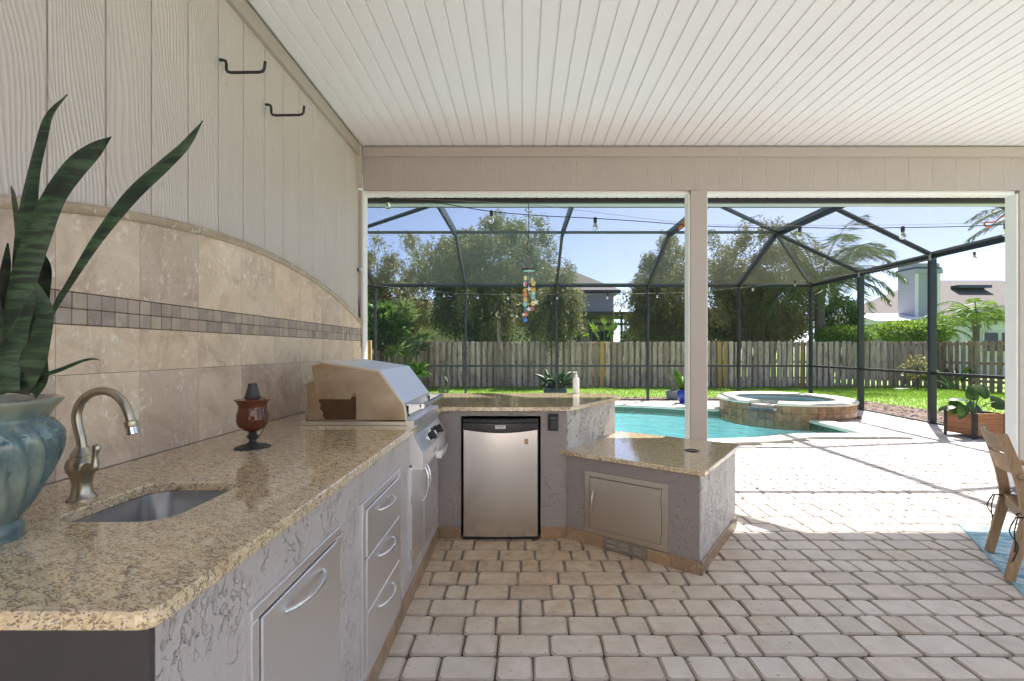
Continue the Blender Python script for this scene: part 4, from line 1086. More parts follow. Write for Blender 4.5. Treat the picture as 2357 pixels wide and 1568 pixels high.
# ================================================================== COUNTER THINGS
# faucet
fb = G(189, 1148.3, CT)
fa = empty('faucet', fb, 'brushed nickel gooseneck bar faucet beside the sink', 'faucet')
mb = MB(); mb.lathe([(.032, 0), (.032, .004), (.028, .008), (.023, .018), (.021, .04), (.025, .062), (.033, .078), (.035, .092), (.031, .106), (.025, .113), (.023, .117), (.026, .119), (.023, .124), (.016, .135), (.015, .139)], fb, 32); mb.build('body', MAT['nickel'], fa, smooth=30)
sp = [(0, .135), (-.003, .16), (-.012, .195), (-.015, .225), (-.006, .255), (.018, .280), (.054, .291), (.090, .284), (.117, .261), (.131, .234), (.138, .212)]
mb = MB(); mb.tube(catmull([(fb.x+a_, fb.y-.02*max(0, a_)*3, fb.z+b_) for a_, b_ in sp], 5), .0108, 16); mb.build('spout', MAT['nickel'], fa, smooth=60)
e = Vector((fb.x+.138, fb.y-.0083, fb.z+.212)); d_ = Vector((.2, 0, -1)).normalized()
mb = MB(); mb.tube([e, e+d_*.003, e+d_*.003, e+d_*.016, e+d_*.018], [.0118, .0145, .0145, .0145, .0128], 16); mb.build('collar', MAT['nickel'], fa, smooth=40)
mb = MB(); mb.tube([e+d_*.016, e+d_*.036, e+d_*.038], [.0130, .0145, .0118], 16); mb.build('aerator', MAT['chrome'], fa, smooth=40)
lv = Vector((fb.x+.026, fb.y-.015, fb.z+.088)); lo = Vector((.9, -.35, .12)).normalized()
mb = MB(); mb.tube([lv, lv+lo*.012, lv+lo*.024, lv+lo*.034], [.013, .011, .009, .010], 14); mb.build('valve', MAT['nickel'], fa, smooth=60)
q = lv+lo*.036
mb = MB(); mb.tube([q-Vector((0,0,.009)), q, q+Vector((0,0,.010)), q+Vector((.002,0,.03)), q+Vector((.005,0,.046)), q+Vector((.006,0,.056)), q+Vector((.006,0,.060))], [.006, .011, .008, .006, .009, .010, .005], 12); mb.build('lever', MAT['nickel'], fa, smooth=60)

# table torch
tb = G(581.5, 1030, CT)
to = empty('table_torch', tb, 'small tabletop oil torch of dark amber glass with black snuffer cap', 'oil torch')
mb = MB(); mb.lathe([(.068, 0), (.067, .003), (.05, .009), (.025, .016), (.014, .024), (.013, .034), (.020, .040), (.022, .048), (.014, .056), (.016, .066), (.018, .070)], tb, 28); mb.build('foot', MAT['iron'], to, smooth=40)
mb = MB(); mb.lathe([(.018, .066), (.036, .074), (.053, .090), (.060, .112), (.059, .136), (.053, .158), (.052, .172), (.058, .186), (.067, .196), (.066, .199), (.035, .204), (.014, .206)], tb, 32); mb.build('bowl', MAT['amber'], to, smooth=40)
mb = MB(); mb.lathe([(.030, .203), (.031, .208), (.027, .214), (.018, .250), (.017, .262), (.012, .264)], tb, 24); mb.build('snuffer', MAT['iron'], to, smooth=40)
pts = catmull([tb+Vector(p) for p in ((.028, -.01, .208), (.055, -.015, .205), (.066, -.018, .19), (.060, -.02, .15), (.066, -.02, .11), (.055, -.022, .075), (.035, -.02, .045), (.018, -.012, .036))], 5)
for a_, b_ in zip(pts[::1], pts[1::1]):
    mid = (a_+b_)/2; mb = MB(); mb.tube([a_, mid, b_], [.0012, .0026, .0012], 6); mb.build('chain_link', MAT['iron'], to)

# soap bottle on the bar
bb = W(1326, 903, 4.22); bb.z = CT
bo = empty('soap_bottle', bb, 'white plastic soap bottle standing on the back edge of the bar', 'bottle')
mb = MB(); mb.lathe([(.027, 0), (.030, .004), (.030, .06), (.030, .128), (.024, .142), (.013, .150), (.013, .158)], bb, 24); mb.build('body', MAT['bottle'], bo, smooth=35)
mb = MB(); mb.lathe([(.0145, .158), (.0145, .172), (.006, .174), (.005, .190), (.010, .192), (.010, .200)], bb, 16); mb.box(bb.x-.028, bb.x+.006, bb.y-.006, bb.y+.006, bb.z+.190, bb.z+.199, .002); mb.build('pump', MAT['bottle'], bo, smooth=35)

# ---- snake plant
pc = Vector((-1.150, .945, CT))
sp_ = empty('potted_snake_plant', pc, 'tall snake plant in a fluted teal glazed pot on the counter', 'potted plant')
prof = [(.001, .0), (.088, .0), (.094, .006), (.096, .022), (.091, .034), (.090, .040), (.102, .060), (.122, .095), (.143, .135), (.158, .170), (.165, .200), (.162, .225), (.150, .246), (.141, .256), (.142, .264), (.155, .282), (.164, .292), (.166, .298), (.162, .302), (.150, .300), (.138, .285), (.132, .262), (.130, .240), (.001, .240)]
def dense(pr, k=3):
    P_ = catmull([(a_*.85, b_*.985, 0) for a_, b_ in pr], k); return [(max(.001, p.x), p.y) for p in P_]
def flute(t_, z):
    w_ = max(0, min(1, (z-.04)/.03))*max(0, min(1, (.252-z)/.03)); return 1+w_*.075*(abs(math.cos(11*(t_+z*2.6)))**.8*1.5-1.1)
mb = MB(); mb.lathe(dense(prof), pc, 132, flute, caps=False); mb.build('pot', MAT['pot'], sp_, smooth=60)
mb = MB(); mb.lathe([(.001, .264), (.05, .262), (.112, .254)], pc, 32, caps=False); mb.build('soil', MAT['soil'], sp_)
def leaf_mesh(pts, wid, tilt, cup=.25, th=.0035, k=5, wavy=0.0):
    P_ = catmull(pts, k); Wd_ = [w.x for w in catmull([(w, 0, 0) for w in wid], k)]; mb = MB(); v = []
    for i, p in enumerate(P_):
        d_ = (P_[min(i+1, len(P_)-1)]-P_[max(0, i-1)]).normalized(); t_ = i/(len(P_)-1)
        tl = tilt[0]+(tilt[1]-tilt[0])*t_+wavy*math.sin(9*t_+wid[1]*50)
        s0 = d_.cross(Vector((0, -1, 0))).normalized(); n0 = s0.cross(d_).normalized()
        s_ = (s0*math.cos(tl)+n0*math.sin(tl)).normalized(); n_ = s_.cross(d_).normalized(); w_ = max(.0008, Wd_[i]/2)
        e1, e2 = p+s_*w_+n_*(-cup*w_), p-s_*w_+n_*(-cup*w_)
        v += [e2, p+n_*th/2, e1, p-n_*th/2]
    m = 4
    f = [(i*m+j, i*m+(j+1) % m, (i+1)*m+(j+1) % m, (i+1)*m+j) for i in range(len(P_)-1) for j in range(m)]+[(0,1,2,3), tuple((len(P_)-1)*m+j for j in (3,2,1,0))]
    mb.add(v, f); return mb
def snake(pix, widpx, Ys, tilt=(.2, .5), cup=.25):
    pts = [W(x, y, Ys[0]-.06+(Ys[1]-Ys[0])*i/(len(pix)-1)) for i, (x, y) in enumerate(pix)]
    wid = [w*Ys[0]/F for w in widpx]
    leaf_mesh(pts, wid, tilt, cup, k=6, wavy=.16).build('leaf', MAT['snake'], sp_, smooth=50)
snake([(55,905), (50,780), (50,620), (58,490), (70,400), (90,320), (112,262), (155,218)], [34, 46, 50, 48, 46, 40, 20, 2], (1.02, 1.04), (.0, .25), .22)
snake([(20,905), (22,800), (45,660), (82,540), (120,450), (165,388), (215,345), (256,315)], [34, 44, 50, 52, 50, 46, 28, 1], (.98, .95), (.1, -.35), .22)
snake([(60,905), (85,800), (118,720), (165,640), (225,545), (300,448), (375,378), (425,332), (467,278)], [12, 14, 17, 19, 26, 37, 36, 24, 1], (1.0, .96), (.4, .0), .2)
snake([(70,905), (92,800), (112,730), (140,672)], [30, 42, 44, 3], (1.06, 1.10), (.4, .8), .3)
snake([(48,905), (70,800), (84,700), (88,620), (72,560)], [36, 56, 66, 58, 6], (1.06, 1.06), (.2, .4), .3)
snake([(35,905), (50,850), (78,780), (92,715), (84,650)], [40, 58, 56, 46, 3], (.90, .885), (-.3, .2), .35)
snake([(75,905), (95,868), (140,850), (185,832), (212,826), (228,829)], [12, 11, 9, 7, 5, 1], (.93, .90), (.3, .3), .3)
snake([(5,905), (-5,760), (0,640), (18,560)], [46, 60, 56, 4], (1.0, 1.02), (.2, .5), .3)
snake([(0,905), (-20,780), (-45,620), (-60,480)], [44, 60, 56, 4], (.98, .98), (-.2, .5), .3)
snake([(40,905), (40,700), (38,560), (28,450), (26,430)], [26, 34, 34, 26, 3], (1.06, 1.10), (.5, .9), .3)
snake([(15,905), (10,840), (30,770), (62,700), (95,660)], [40, 50, 52, 34, 3], (.88, .90), (-.2, .3), .35)
snake([(80,910), (96,870), (104,820), (100,780)], [26, 34, 30, 3], (1.0, .96), (.6, .6), .3)

# ================================================================== WIND CHIME, STRING LIGHTS
CY = 4.42
wc = empty('wind_chime', W(1217, 806, CY)*1.0, 'colourful shell wind chime with white stars hanging from the eave', 'wind chime')
top = W(1217, 430, CY); top.z = 2.925
mb = MB(); mb.tube([top, W(1217, 520, CY), W(1216, 552, CY), W(1213, 563, CY), W(1214, 575, CY), W(1219, 580, CY), W(1224, 575, CY), W(1226, 567, CY)], .0035, 8); mb.build('hook', MAT['black_matte'], wc, smooth=60)
c = W(1217.5, 585, CY); mb = MB(); mb.tube([c+Vector((math.cos(k*math.pi/5)*.012, 0, math.sin(k*math.pi/5)*.018)) for k in range(11)], .0025, 6); mb.build('ring', MAT['black_matte'], wc, smooth=60)
ctr = W(1217.5, 622, CY); R_ = .068
mb = MB(); mb.lathe([(R_, -.006), (R_, .010)], ctr, 8); mb.build('disc', MAT['black_matte'], wc)
mb = MB(); mb.lathe([(R_-.004, -.008), (R_-.004, -.0065)], ctr, 8); mb.build('disc_underside', MAT['shell_aqua'], wc)
for k in range(4):
    a_ = k*math.pi/2+.5; p = ctr+Vector((math.cos(a_)*R_*.8, math.sin(a_)*R_*.8, .01))
    mb = MB(); mb.tube([c-Vector((0,0,.018)), p], .0006, 4); mb.build('cord', MAT['cable_pale'], wc)
def disc(px, py, w, h, col, square=False):
    p = W(px, py, CY+random.uniform(-.04, .04)); n = 12; mb = MB(); yaw = random.uniform(-.5, .5); ax = Vector((math.cos(yaw), math.sin(yaw), 0)); nn_ = Vector((-math.sin(yaw), math.cos(yaw), 0))*.0012
    rx_, rz_ = w/2*CY/F, h/2*CY/F; v = []
    for o_ in (-1, 1):
        for k in range(n):
            cs, sn = math.cos(2*math.pi*k/n), math.sin(2*math.pi*k/n)
            if square: m_ = max(abs(cs), abs(sn)); cs, sn = cs/m_*.92, sn/m_*.92
            v.append(p+ax*rx_*cs+Vector((0, 0, rz_*sn))+nn_*o_)
    mb.add(v, [tuple(range(n))[::-1], tuple(range(n, 2*n))]+[(k, (k+1) % n, n+(k+1) % n, n+k) for k in range(n)]); mb.build('shell_disc', MAT['shell_'+col], wc)
def dpx(x, y): return ((1400+x/3.0167)/1.2728, (660+y/3.0153)/1.2728)
for (x, y, w, h, col, sq) in [(420,467,30,44,'lemon',1),(414,490,30,30,'teal',1),(416,521,32,46,'pearl',0),(424,521,20,40,'pink',0),(416,577,36,40,'gold',1),(411,620,32,36,'pink',0),(422,614,30,36,'orange',1),(420,656,38,40,'yellow',1),(419,698,42,44,'aqua',0),(422,741,22,40,'teal',1),(425,788,26,44,'red',0),(419,836,42,44,'blue',0),
    (490,463,28,38,'teal',0),(480,480,26,40,'lemon',0),(490,513,42,52,'yellow',0),(490,573,38,42,'gold',1),(488,603,42,28,'aqua',0),(487,636,42,44,'aqua',0),(484,690,38,46,'yellow',0),(484,740,30,40,'pink',0),(455,600,16,20,'lemon',0)]:
    px, py = dpx(x, y); disc(px, py, w/3.0167/1.2728, h/3.0167/1.2728, col, bool(sq))
for x, y, r in ((453,563,26), (511,681,32), (450,742,26), (404,790,20)):
    px, py = dpx(x, y); p = W(px, py, CY-.05); mb = MB(); v = []; r = r/3.0167/1.2728*CY/F
    for o_ in (-.004, .004):
        for k in range(10):
            q_ = math.pi/2+k*math.pi/5+.2; rr = r if k % 2 == 0 else r*.42; v.append(p+Vector((rr*math.cos(q_), o_ if k % 2 else 0, rr*math.sin(q_))))
    mb.add(v+[p+Vector((0, -.008, 0)), p+Vector((0, .008, 0))], [(k, (k+1) % 10, 20) for k in range(10)]+[(10+(k+1) % 10, 10+k, 21) for k in range(10)]); mb.build('star', MAT['shell_pearl'], wc)
for x0, y0, y1 in ((408,415,830), (425,415,830), (480,415,750), (508,415,680), (452,415,745), (447,415,545)):
    (ax, ay), (bx, by) = dpx(x0, y0), dpx(x0, y1); mb = MB(); mb.tube([W(ax, ay, CY), W(bx, by, CY)], .0008, 4); mb.build('strand', MAT['cable_pale'], wc)

def string_light(name, label, pts, bulbs, cab, bulb_h, k=8):
    P_ = catmull(pts, k); root = empty(name, P_[0], label, 'string lights')
    mb = MB(); mb.tube(P_, .0042 if bulb_h > .1 else .006, 6); mb.build('cable', MAT[cab], root, smooth=60)
    for p in bulbs:
        s_ = bulb_h/.115
        mb = MB(); mb.lathe([(.006, .012), (.014, .008), (.0165, -.002), (.0165, -.038), (.0145, -.046)], p, 14); mb.v = [p+(q-p)*s_ for q in mb.v]; sk_ = mb.build('socket', MAT['black_plastic'], root, smooth=40)
        mb = MB(); mb.lathe([(.013, -.046), (.016, -.056), (.025, -.074), (.0285, -.088), (.027, -.100), (.018, -.112), (.004, -.118)], p, 16); mb.v = [p+(q-p)*s_ for q in mb.v]; mb.build('bulb', MAT['bulb'], sk_, smooth=60)
SY = 4.5
pix = [(893,456), (1131,487), (1370,503), (1610,520), (1841,524), (2078,524), (2315,517)]
pts = [W(842,449,4.14), W(866,451,4.35)] + [W(x, y, SY) for x, y in pix[:1]] + [W(1010,468,SY), W(1131,487,SY), W(1250,497,SY), W(1370,503,SY), W(1490,511,SY), W(1610,520,SY), W(1730,524,SY), W(1841,524,SY), W(1960,526,SY), W(2078,524,SY), W(2200,522,SY), W(2315,517,SY), W(2450,510,SY)]
string_light('string_light', 'black string of clear bulbs hung just outside the header beam', pts, [W(x, y, SY) for x, y in pix if x != 1610], 'cable', .117)
mb = MB(); mb.tube(catmull([W(900,456,SY+.03), W(1200,470,SY+.03), W(1370,489,SY+.03), W(1600,515,SY+.03), W(1841,520,SY+.03), W(2078,518,SY+.03), W(2330,511,SY+.03)], 4), .002, 5)
tag(mb.build('support_wire', MAT['cable_pale'], None), 'thin support wire running above the bulb string by the beam', 'wire')
FY = 11.9
fpix = [(925,664), (1022,673), (1100,677), (1170,679), (1283,681), (1398,679), (1492,680), (1513,676), (1600,674), (1733,660), (1870,645)]
pts = [W(790,645,FY)] + [W(x, y, FY) for x, y in [(850,655), (925,664), (1022,673), (1100,677), (1170,678), (1283,678), (1398,677), (1513,675), (1600,672), (1733,659), (1830,648)]] + [W(1975,629,10.1), W(2145,597,8.2), W(2243,581,7.5), W(2340,562,6.7)]
bl = [W(x, y, FY) for x, y in [(925,664), (1022,673), (1100,677), (1170,678), (1283,678), (1398,677), (1513,675), (1635,670), (1733,659), (1830,648)]] + [W(2243,581,7.5)]
string_light('string_light', 'pale dusty string of small bulbs strung along the far side of the screen cage', pts, bl, 'cable_pale', .125)

# copper hooks on the bulb string
for lab, pp in (('copper S-hook hung on the bulb string beside the palm frond', [(2280,523), (2268,521), (2266,513), (2274,512), (2290,511), (2305,500), (2325,494), (2342,497)]), ('copper S-hook half hidden behind the square column', [(1583,508), (1578,514), (1569,522), (1563,527), (1565,521), (1575,508), (1584,493), (1592,488)])):
    mb = MB(); mb.tube(catmull([W(x, y, SY+.02) for x, y in pp], 4), .008, 8); tag(mb.build('copper_hook', MAT['copper'], None, smooth=60), lab, 'hook', 'copper hooks on the bulb string')

# ================================================================== SCREEN CAGE
cage = empty('screen_enclosure', (2, 10, 0), 'dark bronze aluminium screen cage over the pool deck', 'screen enclosure')
EZ = 3.06; RZ = 3.98; BY = 10.35; CR = .913
def part(name, *bars, mat='bronze'):
    mb = MB()
    for b_ in bars: mb.bar(*b_)
    return mb.build(name, MAT[mat], cage)
FX = [-6.35, -3.93, -1.52, .90, 3.337, 5.76]
corner = (7.68, 12.13)
SIDE = [(7.68,12.13), (7.56,10.18), (7.45,8.28), (7.33,6.40)]
for x in FX+[7.68]: part('post', ((x, 12.13, -.05), (x, 12.13, EZ), .05, .11, (0, 1, 0)))
for x, y in SIDE[1:]: part('post', ((x, y, -.05), (x, y, EZ-.02), .05, .13, (1, .06, 0)))
for a_, b_ in zip(FX, FX[1:]+[7.68]):
    part('eave_rail', ((a_+.03, 12.13, EZ), (b_-.03, 12.13, EZ), .05, .10))
    part('chair_rail', ((a_+.028, 12.13, CR), (b_-.028, 12.13, CR), .05, .05))
    part('bottom_rail', ((a_+.028, 12.13, .015), (b_-.028, 12.13, .015), .05, .03))
for (x0, y0), (x1, y1) in zip(SIDE, SIDE[1:]+[(7.23, 4.9)]):
    part('eave_rail', ((x0, y0, EZ), (x1, y1, EZ-.02), .05, .12))
    part('chair_rail', ((x0, y0-.03, CR), (x1, y1+.03, CR), .05, .05))
    part('bottom_rail', ((x0, y0-.03, .015), (x1, y1+.03, .015), .05, .03))
for x in FX:
    part('roof_beam', ((x, 12.13, EZ-.02), (x, BY, RZ), .05, .17))
    part('roof_beam', ((x, BY+.04, RZ), (x, 5.9, RZ), .05, .17)); part('roof_beam', ((x, 5.92, RZ), (x, 4.85, 2.98), .05, .16))
PY = [BY, 8.45, 6.5]
for a_, b_ in zip(FX, FX[1:]):
    for y in PY: part('purlin', ((a_+.028, y, RZ+.03), (b_-.028, y, RZ+.03), .05, .055))
for (y, (sx, sy)) in zip(PY, SIDE[1:]): part('side_rafter', ((5.78, y, RZ), (sx, sy, EZ), .05, .07))
part('hip_bar', ((5.78, BY, RZ-.02), (7.66, 12.11, EZ), .05, .06))
part('brace', ((3.36, 8.1, RZ), (5.74, BY-.1, RZ), .05, .06)); part('brace', ((-1.54, 8.2, RZ), (-3.9, BY-.1, RZ), .05, .06)); part('brace', ((-1.5, 8.2, RZ+.06), (-.2, 6.0, RZ+.06), .05, .05))
for (x, y) in SIDE[1:3]:
    part('bracket', ((x-.06, y-.02, EZ-.10), (x-.06, y-.02, EZ+.02), .05, .01, (1, 0, 0)), mat='grey_plate')
# insect screen as real threads, one piece per face of the cage
def screen(P00, P10, P11, P01, nu, nv, w=.0012):
    P00, P10, P11, P01 = (np.array(p, float) for p in (P00, P10, P11, P01)); V = []; nrm = np.cross(P10-P00, P01-P00); nrm /= np.linalg.norm(nrm)
    def strip(a_, b_):
        d_ = (b_-a_)/np.linalg.norm(b_-a_); s_ = np.cross(d_, nrm)*w/2; V.extend([a_-s_, b_-s_, b_+s_, a_+s_])
    for i in range(1, nu): t_ = i/nu; strip(P00+(P10-P00)*t_, P01+(P11-P01)*t_)
    for j in range(1, nv): t_ = j/nv; strip(P00+(P01-P00)*t_, P10+(P11-P10)*t_)
    V = np.array(V); raw_mesh('screen', V, np.arange(len(V)).reshape(-1, 4), MAT['thread'], cage, kind='stuff')
pt = .012
screen((-6.35,12.13,0), (7.68,12.13,0), (7.68,12.13,EZ), (-6.35,12.13,EZ), int(14/pt), int(3/pt), .0006)
screen((7.68,12.13,0), (7.23,4.9,0), (7.23,4.9,EZ), (7.68,12.13,EZ), int(7.2/pt), int(3/pt), .0006)
screen((-6.35,12.13,EZ), (5.76,12.13,EZ), (5.76,BY,RZ), (-6.35,BY,RZ), int(12/pt), int(2/pt), .0031)
screen((-6.35,BY,RZ), (5.76,BY,RZ), (5.76,5.9,RZ), (-6.35,5.9,RZ), int(12/pt), int(4.4/pt), .0031)
screen((-6.35,5.9,RZ), (5.76,5.9,RZ), (5.76,4.87,3.0), (-6.35,4.87,3.0), int(12/pt), int(1.4/pt), .0031)
screen((5.76,BY,RZ), (7.68,12.13,EZ), (7.23,4.9,EZ), (5.76,4.9,RZ), int(2.1/pt), int(6/pt), .0031)
screen((5.76,12.13,EZ), (7.68,12.13,EZ), (7.66,12.11,EZ), (5.76,BY,RZ), int(1.9/pt), int(2/pt), .0031)

# ================================================================== FENCE
fence = empty('board_fence', (5, 17.06, 0), 'weathered grey shadowbox board fence across the back of the yard', 'fence')
FYY = 17.06; FZ = 1.71
def picket_mesh(w, h, dog=.03):
    mb = MB(); pr = [(-w/2, 0), (w/2, 0), (w/2, h-dog), (w/2-dog*.6, h), (-w/2+dog*.6, h), (-w/2, h-dog)]
    mb.extrude([(a_, 0, b_) for a_, b_ in pr], [(0, 0, 0), (0, .018, 0)]); return mb
pk = {}
for nm, mt in (('a', 'picket'), ('b', 'picket_brown'), ('n', 'new_wood')):
    o = picket_mesh(.145, FZ).build('picket', MAT[mt], None, (0, 0, 0)); pk[nm] = o.data; bpy.data.objects.remove(o)
def put_picket(par, kind, loc, rz=0.0, sz=1.0):
    o = bpy.data.objects.new('picket', pk[kind]); COL.objects.link(o); o.parent = par; o.location = Vector(loc)-ORG[par]
    o.rotation_euler = (random.gauss(0, .006), random.gauss(0, .008), rz); o.scale = (random.uniform(.93, 1.03), 1, sz); return o
x = -5.4; i = 0
while x < 15.35:
    px = 1203+x*F/FYY
    kind = 'b' if px < 1010 and random.random() < .6 else 'a'
    if any(abs(px-q) < 7.0 for q in (1391, 1651, 1665, 1846)): kind = 'n'
    sz = random.uniform(.985, 1.012)
    put_picket(fence, kind, (x, FYY-.06, -.05), 0, sz)
    if x < 15.1: put_picket(fence, 'b' if random.random() < .5 else 'a', (x+.11, FYY+.045, -.05), 0, random.uniform(.975, 1.0))
    x += .22; i += 1
for a_ in np.arange(-5.4, 15.3, 2.42):
    mb = MB(); mb.box(a_-.045, a_+.045, FYY-.035, FYY+.04, -.05, 1.62); mb.build('fence_post', MAT['picket_brown'], fence)
for z in (.25, .85, 1.5):
    mb = MB(); mb.box(-5.5, 15.4, FYY-.038, FYY+.04, z, z+.085); mb.build('fence_rail', MAT['picket_brown'], fence)
fence2 = empty('board_fence', (15.4, 14, 0), 'brown board fence side running toward the house past the pygmy palm', 'fence')
y = FYY-.2
while y > 10.5:
    put_picket(fence2, 'b', (15.36+.05, y, -.05), math.pi/2, random.uniform(.97, 1.0)); 
    if random.random() < 2: put_picket(fence2, 'b', (15.36-.05, y-.11, -.05), math.pi/2, random.uniform(.97, .99))
    y -= .24
for z in (.25, .85, 1.5):
    mb = MB(); mb.box(15.33, 15.39, 10.4, FYY-.1, z, z+.085); mb.build('fence_rail', MAT['picket_brown'], fence2)
fence3 = empty('board_fence', (-5.5, 15, 0), 'dark brown board fence side behind the fan palms', 'fence')
y = FYY-.1
while y > 12.6:
    put_picket(fence3, 'b', (-5.5, y, -.05), math.pi/2, random.uniform(.95, .98)); y -= .16
mb = MB(); pA = W(1148, 893, 16.8); mb.box(pA.x-.05, pA.x+.05, 16.75, 16.85, -.05, W(1148, 742, 16.8).z, .006); 
tag(mb.build('timber_post', MAT['picket_brown'], None), 'tall brown timber post standing in front of the fence under the tree', 'post')
mb = MB(); q0 = W(849, 840, 13.5); mb.box(q0.x-.08, q0.x+.08, 13.45, 13.53, -.05, 1.62, .006); tag(mb.build('timber_post', MAT['new_wood'], None), 'short new pine post by the end of the tile backsplash', 'post')

# ================================================================== FOLIAGE BUILDERS
def leaves_mesh(name, base, dirs, side, L, Wd, mat, parent, tones):
    tip = base+dirs*L[:, None]; mid = base+dirs*(L*.45)[:, None]
    V = np.stack([base, mid+side*Wd[:, None], tip, mid-side*Wd[:, None]], 1).reshape(-1, 3)
    return raw_mesh(name, V, np.arange(len(V)).reshape(-1, 4), mat, parent, tones)
def norm(a_): return a_/np.maximum(1e-6, np.linalg.norm(a_, axis=1))[:, None]
def rand_dir(n, r): return norm(r.normal(0, 1, (n, 3)))
def lumps(r, n=14, amp=.28):
    D = rand_dir(n, r); A = r.uniform(-amp, amp, n); K = r.uniform(3, 9, n)
    return lambda d_: 1+sum(a_*np.exp(K[i]*(d_@D[i]-1)) for i, a_ in enumerate(A))
def weeping_tree(name, label, base, c, rad3, n_str, seed, mat, trunk=True, group=None, leafL=.12, droop=1.0):
    r = np.random.default_rng(seed); random.seed(seed)
    t_ = empty(name, base, label, 'tree', group); c = np.array(c, float); R = np.array(rad3, float)
    # trunk and limbs
    b_ = Vector(base); cc = Vector(c)
    for k in range(3):
        top_ = cc+Vector((random.uniform(-.35, .35)*R[0], random.uniform(-.3, .3)*R[1], -.1*R[2]))
        mid = b_.lerp(top_, .45)+Vector((random.uniform(-.3, .3), 0, 0))
        P_ = catmull([b_+Vector((random.uniform(-.1, .1), 0, -.1)), mid, top_, top_+Vector((random.uniform(-.5, .5), 0, .5*R[2]))], 5)
        mb = MB(); mb.tube(P_, [.15*(1-.75*i/(len(P_)-1))+.02 for i in range(len(P_))], 8); mb.build('trunk', MAT['bark'], t_, smooth=60)
        for j in range(5):
            s_ = P_[random.randint(4, len(P_)-1)]; d_ = rand_dir(1, r)[0]; d_[2] = abs(d_[2])*.6; e_ = Vector(c+d_*R*.85); mb = MB()
            Q = catmull([s_, s_.lerp(e_, .5)+Vector((0, 0, .25)), e_], 4); mb.tube(Q, [.06*(1-.8*i/(len(Q)-1))+.006 for i in range(len(Q))], 6); mb.build('limb', MAT['bark'], t_, smooth=60)
    lf = lumps(r, 30, .5); d_ = rand_dir(n_str, r); rr = r.uniform(0, 1, n_str)**.38
    S = c+d_*R*(rr*lf(d_))[:, None]
    # clumping: pull strands toward clump centres
    nc = max(40, n_str//30); ci = r.integers(0, n_str, nc); C = S[ci]; near = np.array([np.argmin(((C-p)**2).sum(1)) for p in S])
    pull = r.uniform(.35, .8, n_str)[:, None]; S = S*(1-pull)+C[near]*pull + r.normal(0, .13, S.shape)
    ctone = r.normal(0, .22, nc)[near]
    ln = r.uniform(.35, 1.0, n_str)*droop; outv = norm((S-c)/R); nl = 15
    tt = np.linspace(.05, 1, nl)
    base_ = (S[:, None, :]+outv[:, None, :]*(tt*.35)[None, :, None]*ln[:, None, None]*np.array([1, 1, .6])); base_[:, :, 2] -= (tt**1.7)[None, :]*ln[:, None]*.85
    base_ = base_.reshape(-1, 3)+r.normal(0, .035, (n_str*nl, 3)); n = len(base_)
    dr = norm(r.normal(0, 1, (n, 3))*.8+np.array([0, 0, -.75])+np.repeat(outv, nl, 0)*.5)
    sd = norm(np.cross(dr, r.normal(0, 1, (n, 3))))
    tones = np.clip(.42+np.repeat(ctone, nl)+r.normal(0, .16, n), 0, .95); red = r.uniform(0, 1, n) < .0012; tones[red] = 1.0
    leaves_mesh('crown', base_, dr, sd, r.uniform(.6, 1.3, n)*leafL, r.uniform(.012, .022, n)*leafL/.12, mat, t_, tones)
    return t_
def shrub(name, label, base, c, rad3, n, seed, mat, leafL=.12, leafW=.03, cat='shrub', group=None):
    r = np.random.default_rng(seed); t_ = empty(name, base, label, cat, group); c = np.array(c, float); R = np.array(rad3, float)
    lf = lumps(r, 16, .4); d_ = rand_dir(n, r); S = c+d_*R*(r.uniform(.25, 1, n)**.5*lf(d_))[:, None]
    S[:, 2] = np.maximum(S[:, 2], base[2]+.03); dr = norm(d_*.7+r.normal(0, .7, (n, 3))+np.array([0, 0, .15])); sd = norm(np.cross(dr, r.normal(0, 1, (n, 3))))
    leaves_mesh('crown', S, dr, sd, r.uniform(.6, 1.3, n)*leafL, r.uniform(.7, 1.3, n)*leafW, mat, t_, np.clip(r.normal(.5, .2, n)+.2*d_[:, 2], 0, 1))
    for k in range(4):
        mb = MB(); b_ = Vector(base); e_ = Vector(c)+Vector((random.uniform(-.4, .4)*R[0], random.uniform(-.4, .4)*R[1], .2*R[2])); mb.tube([b_+Vector((0, 0, -.05)), b_.lerp(e_, .5), e_], [.03, .02, .008], 6); mb.build('stem', MAT['bark'], t_, smooth=60)
    return t_
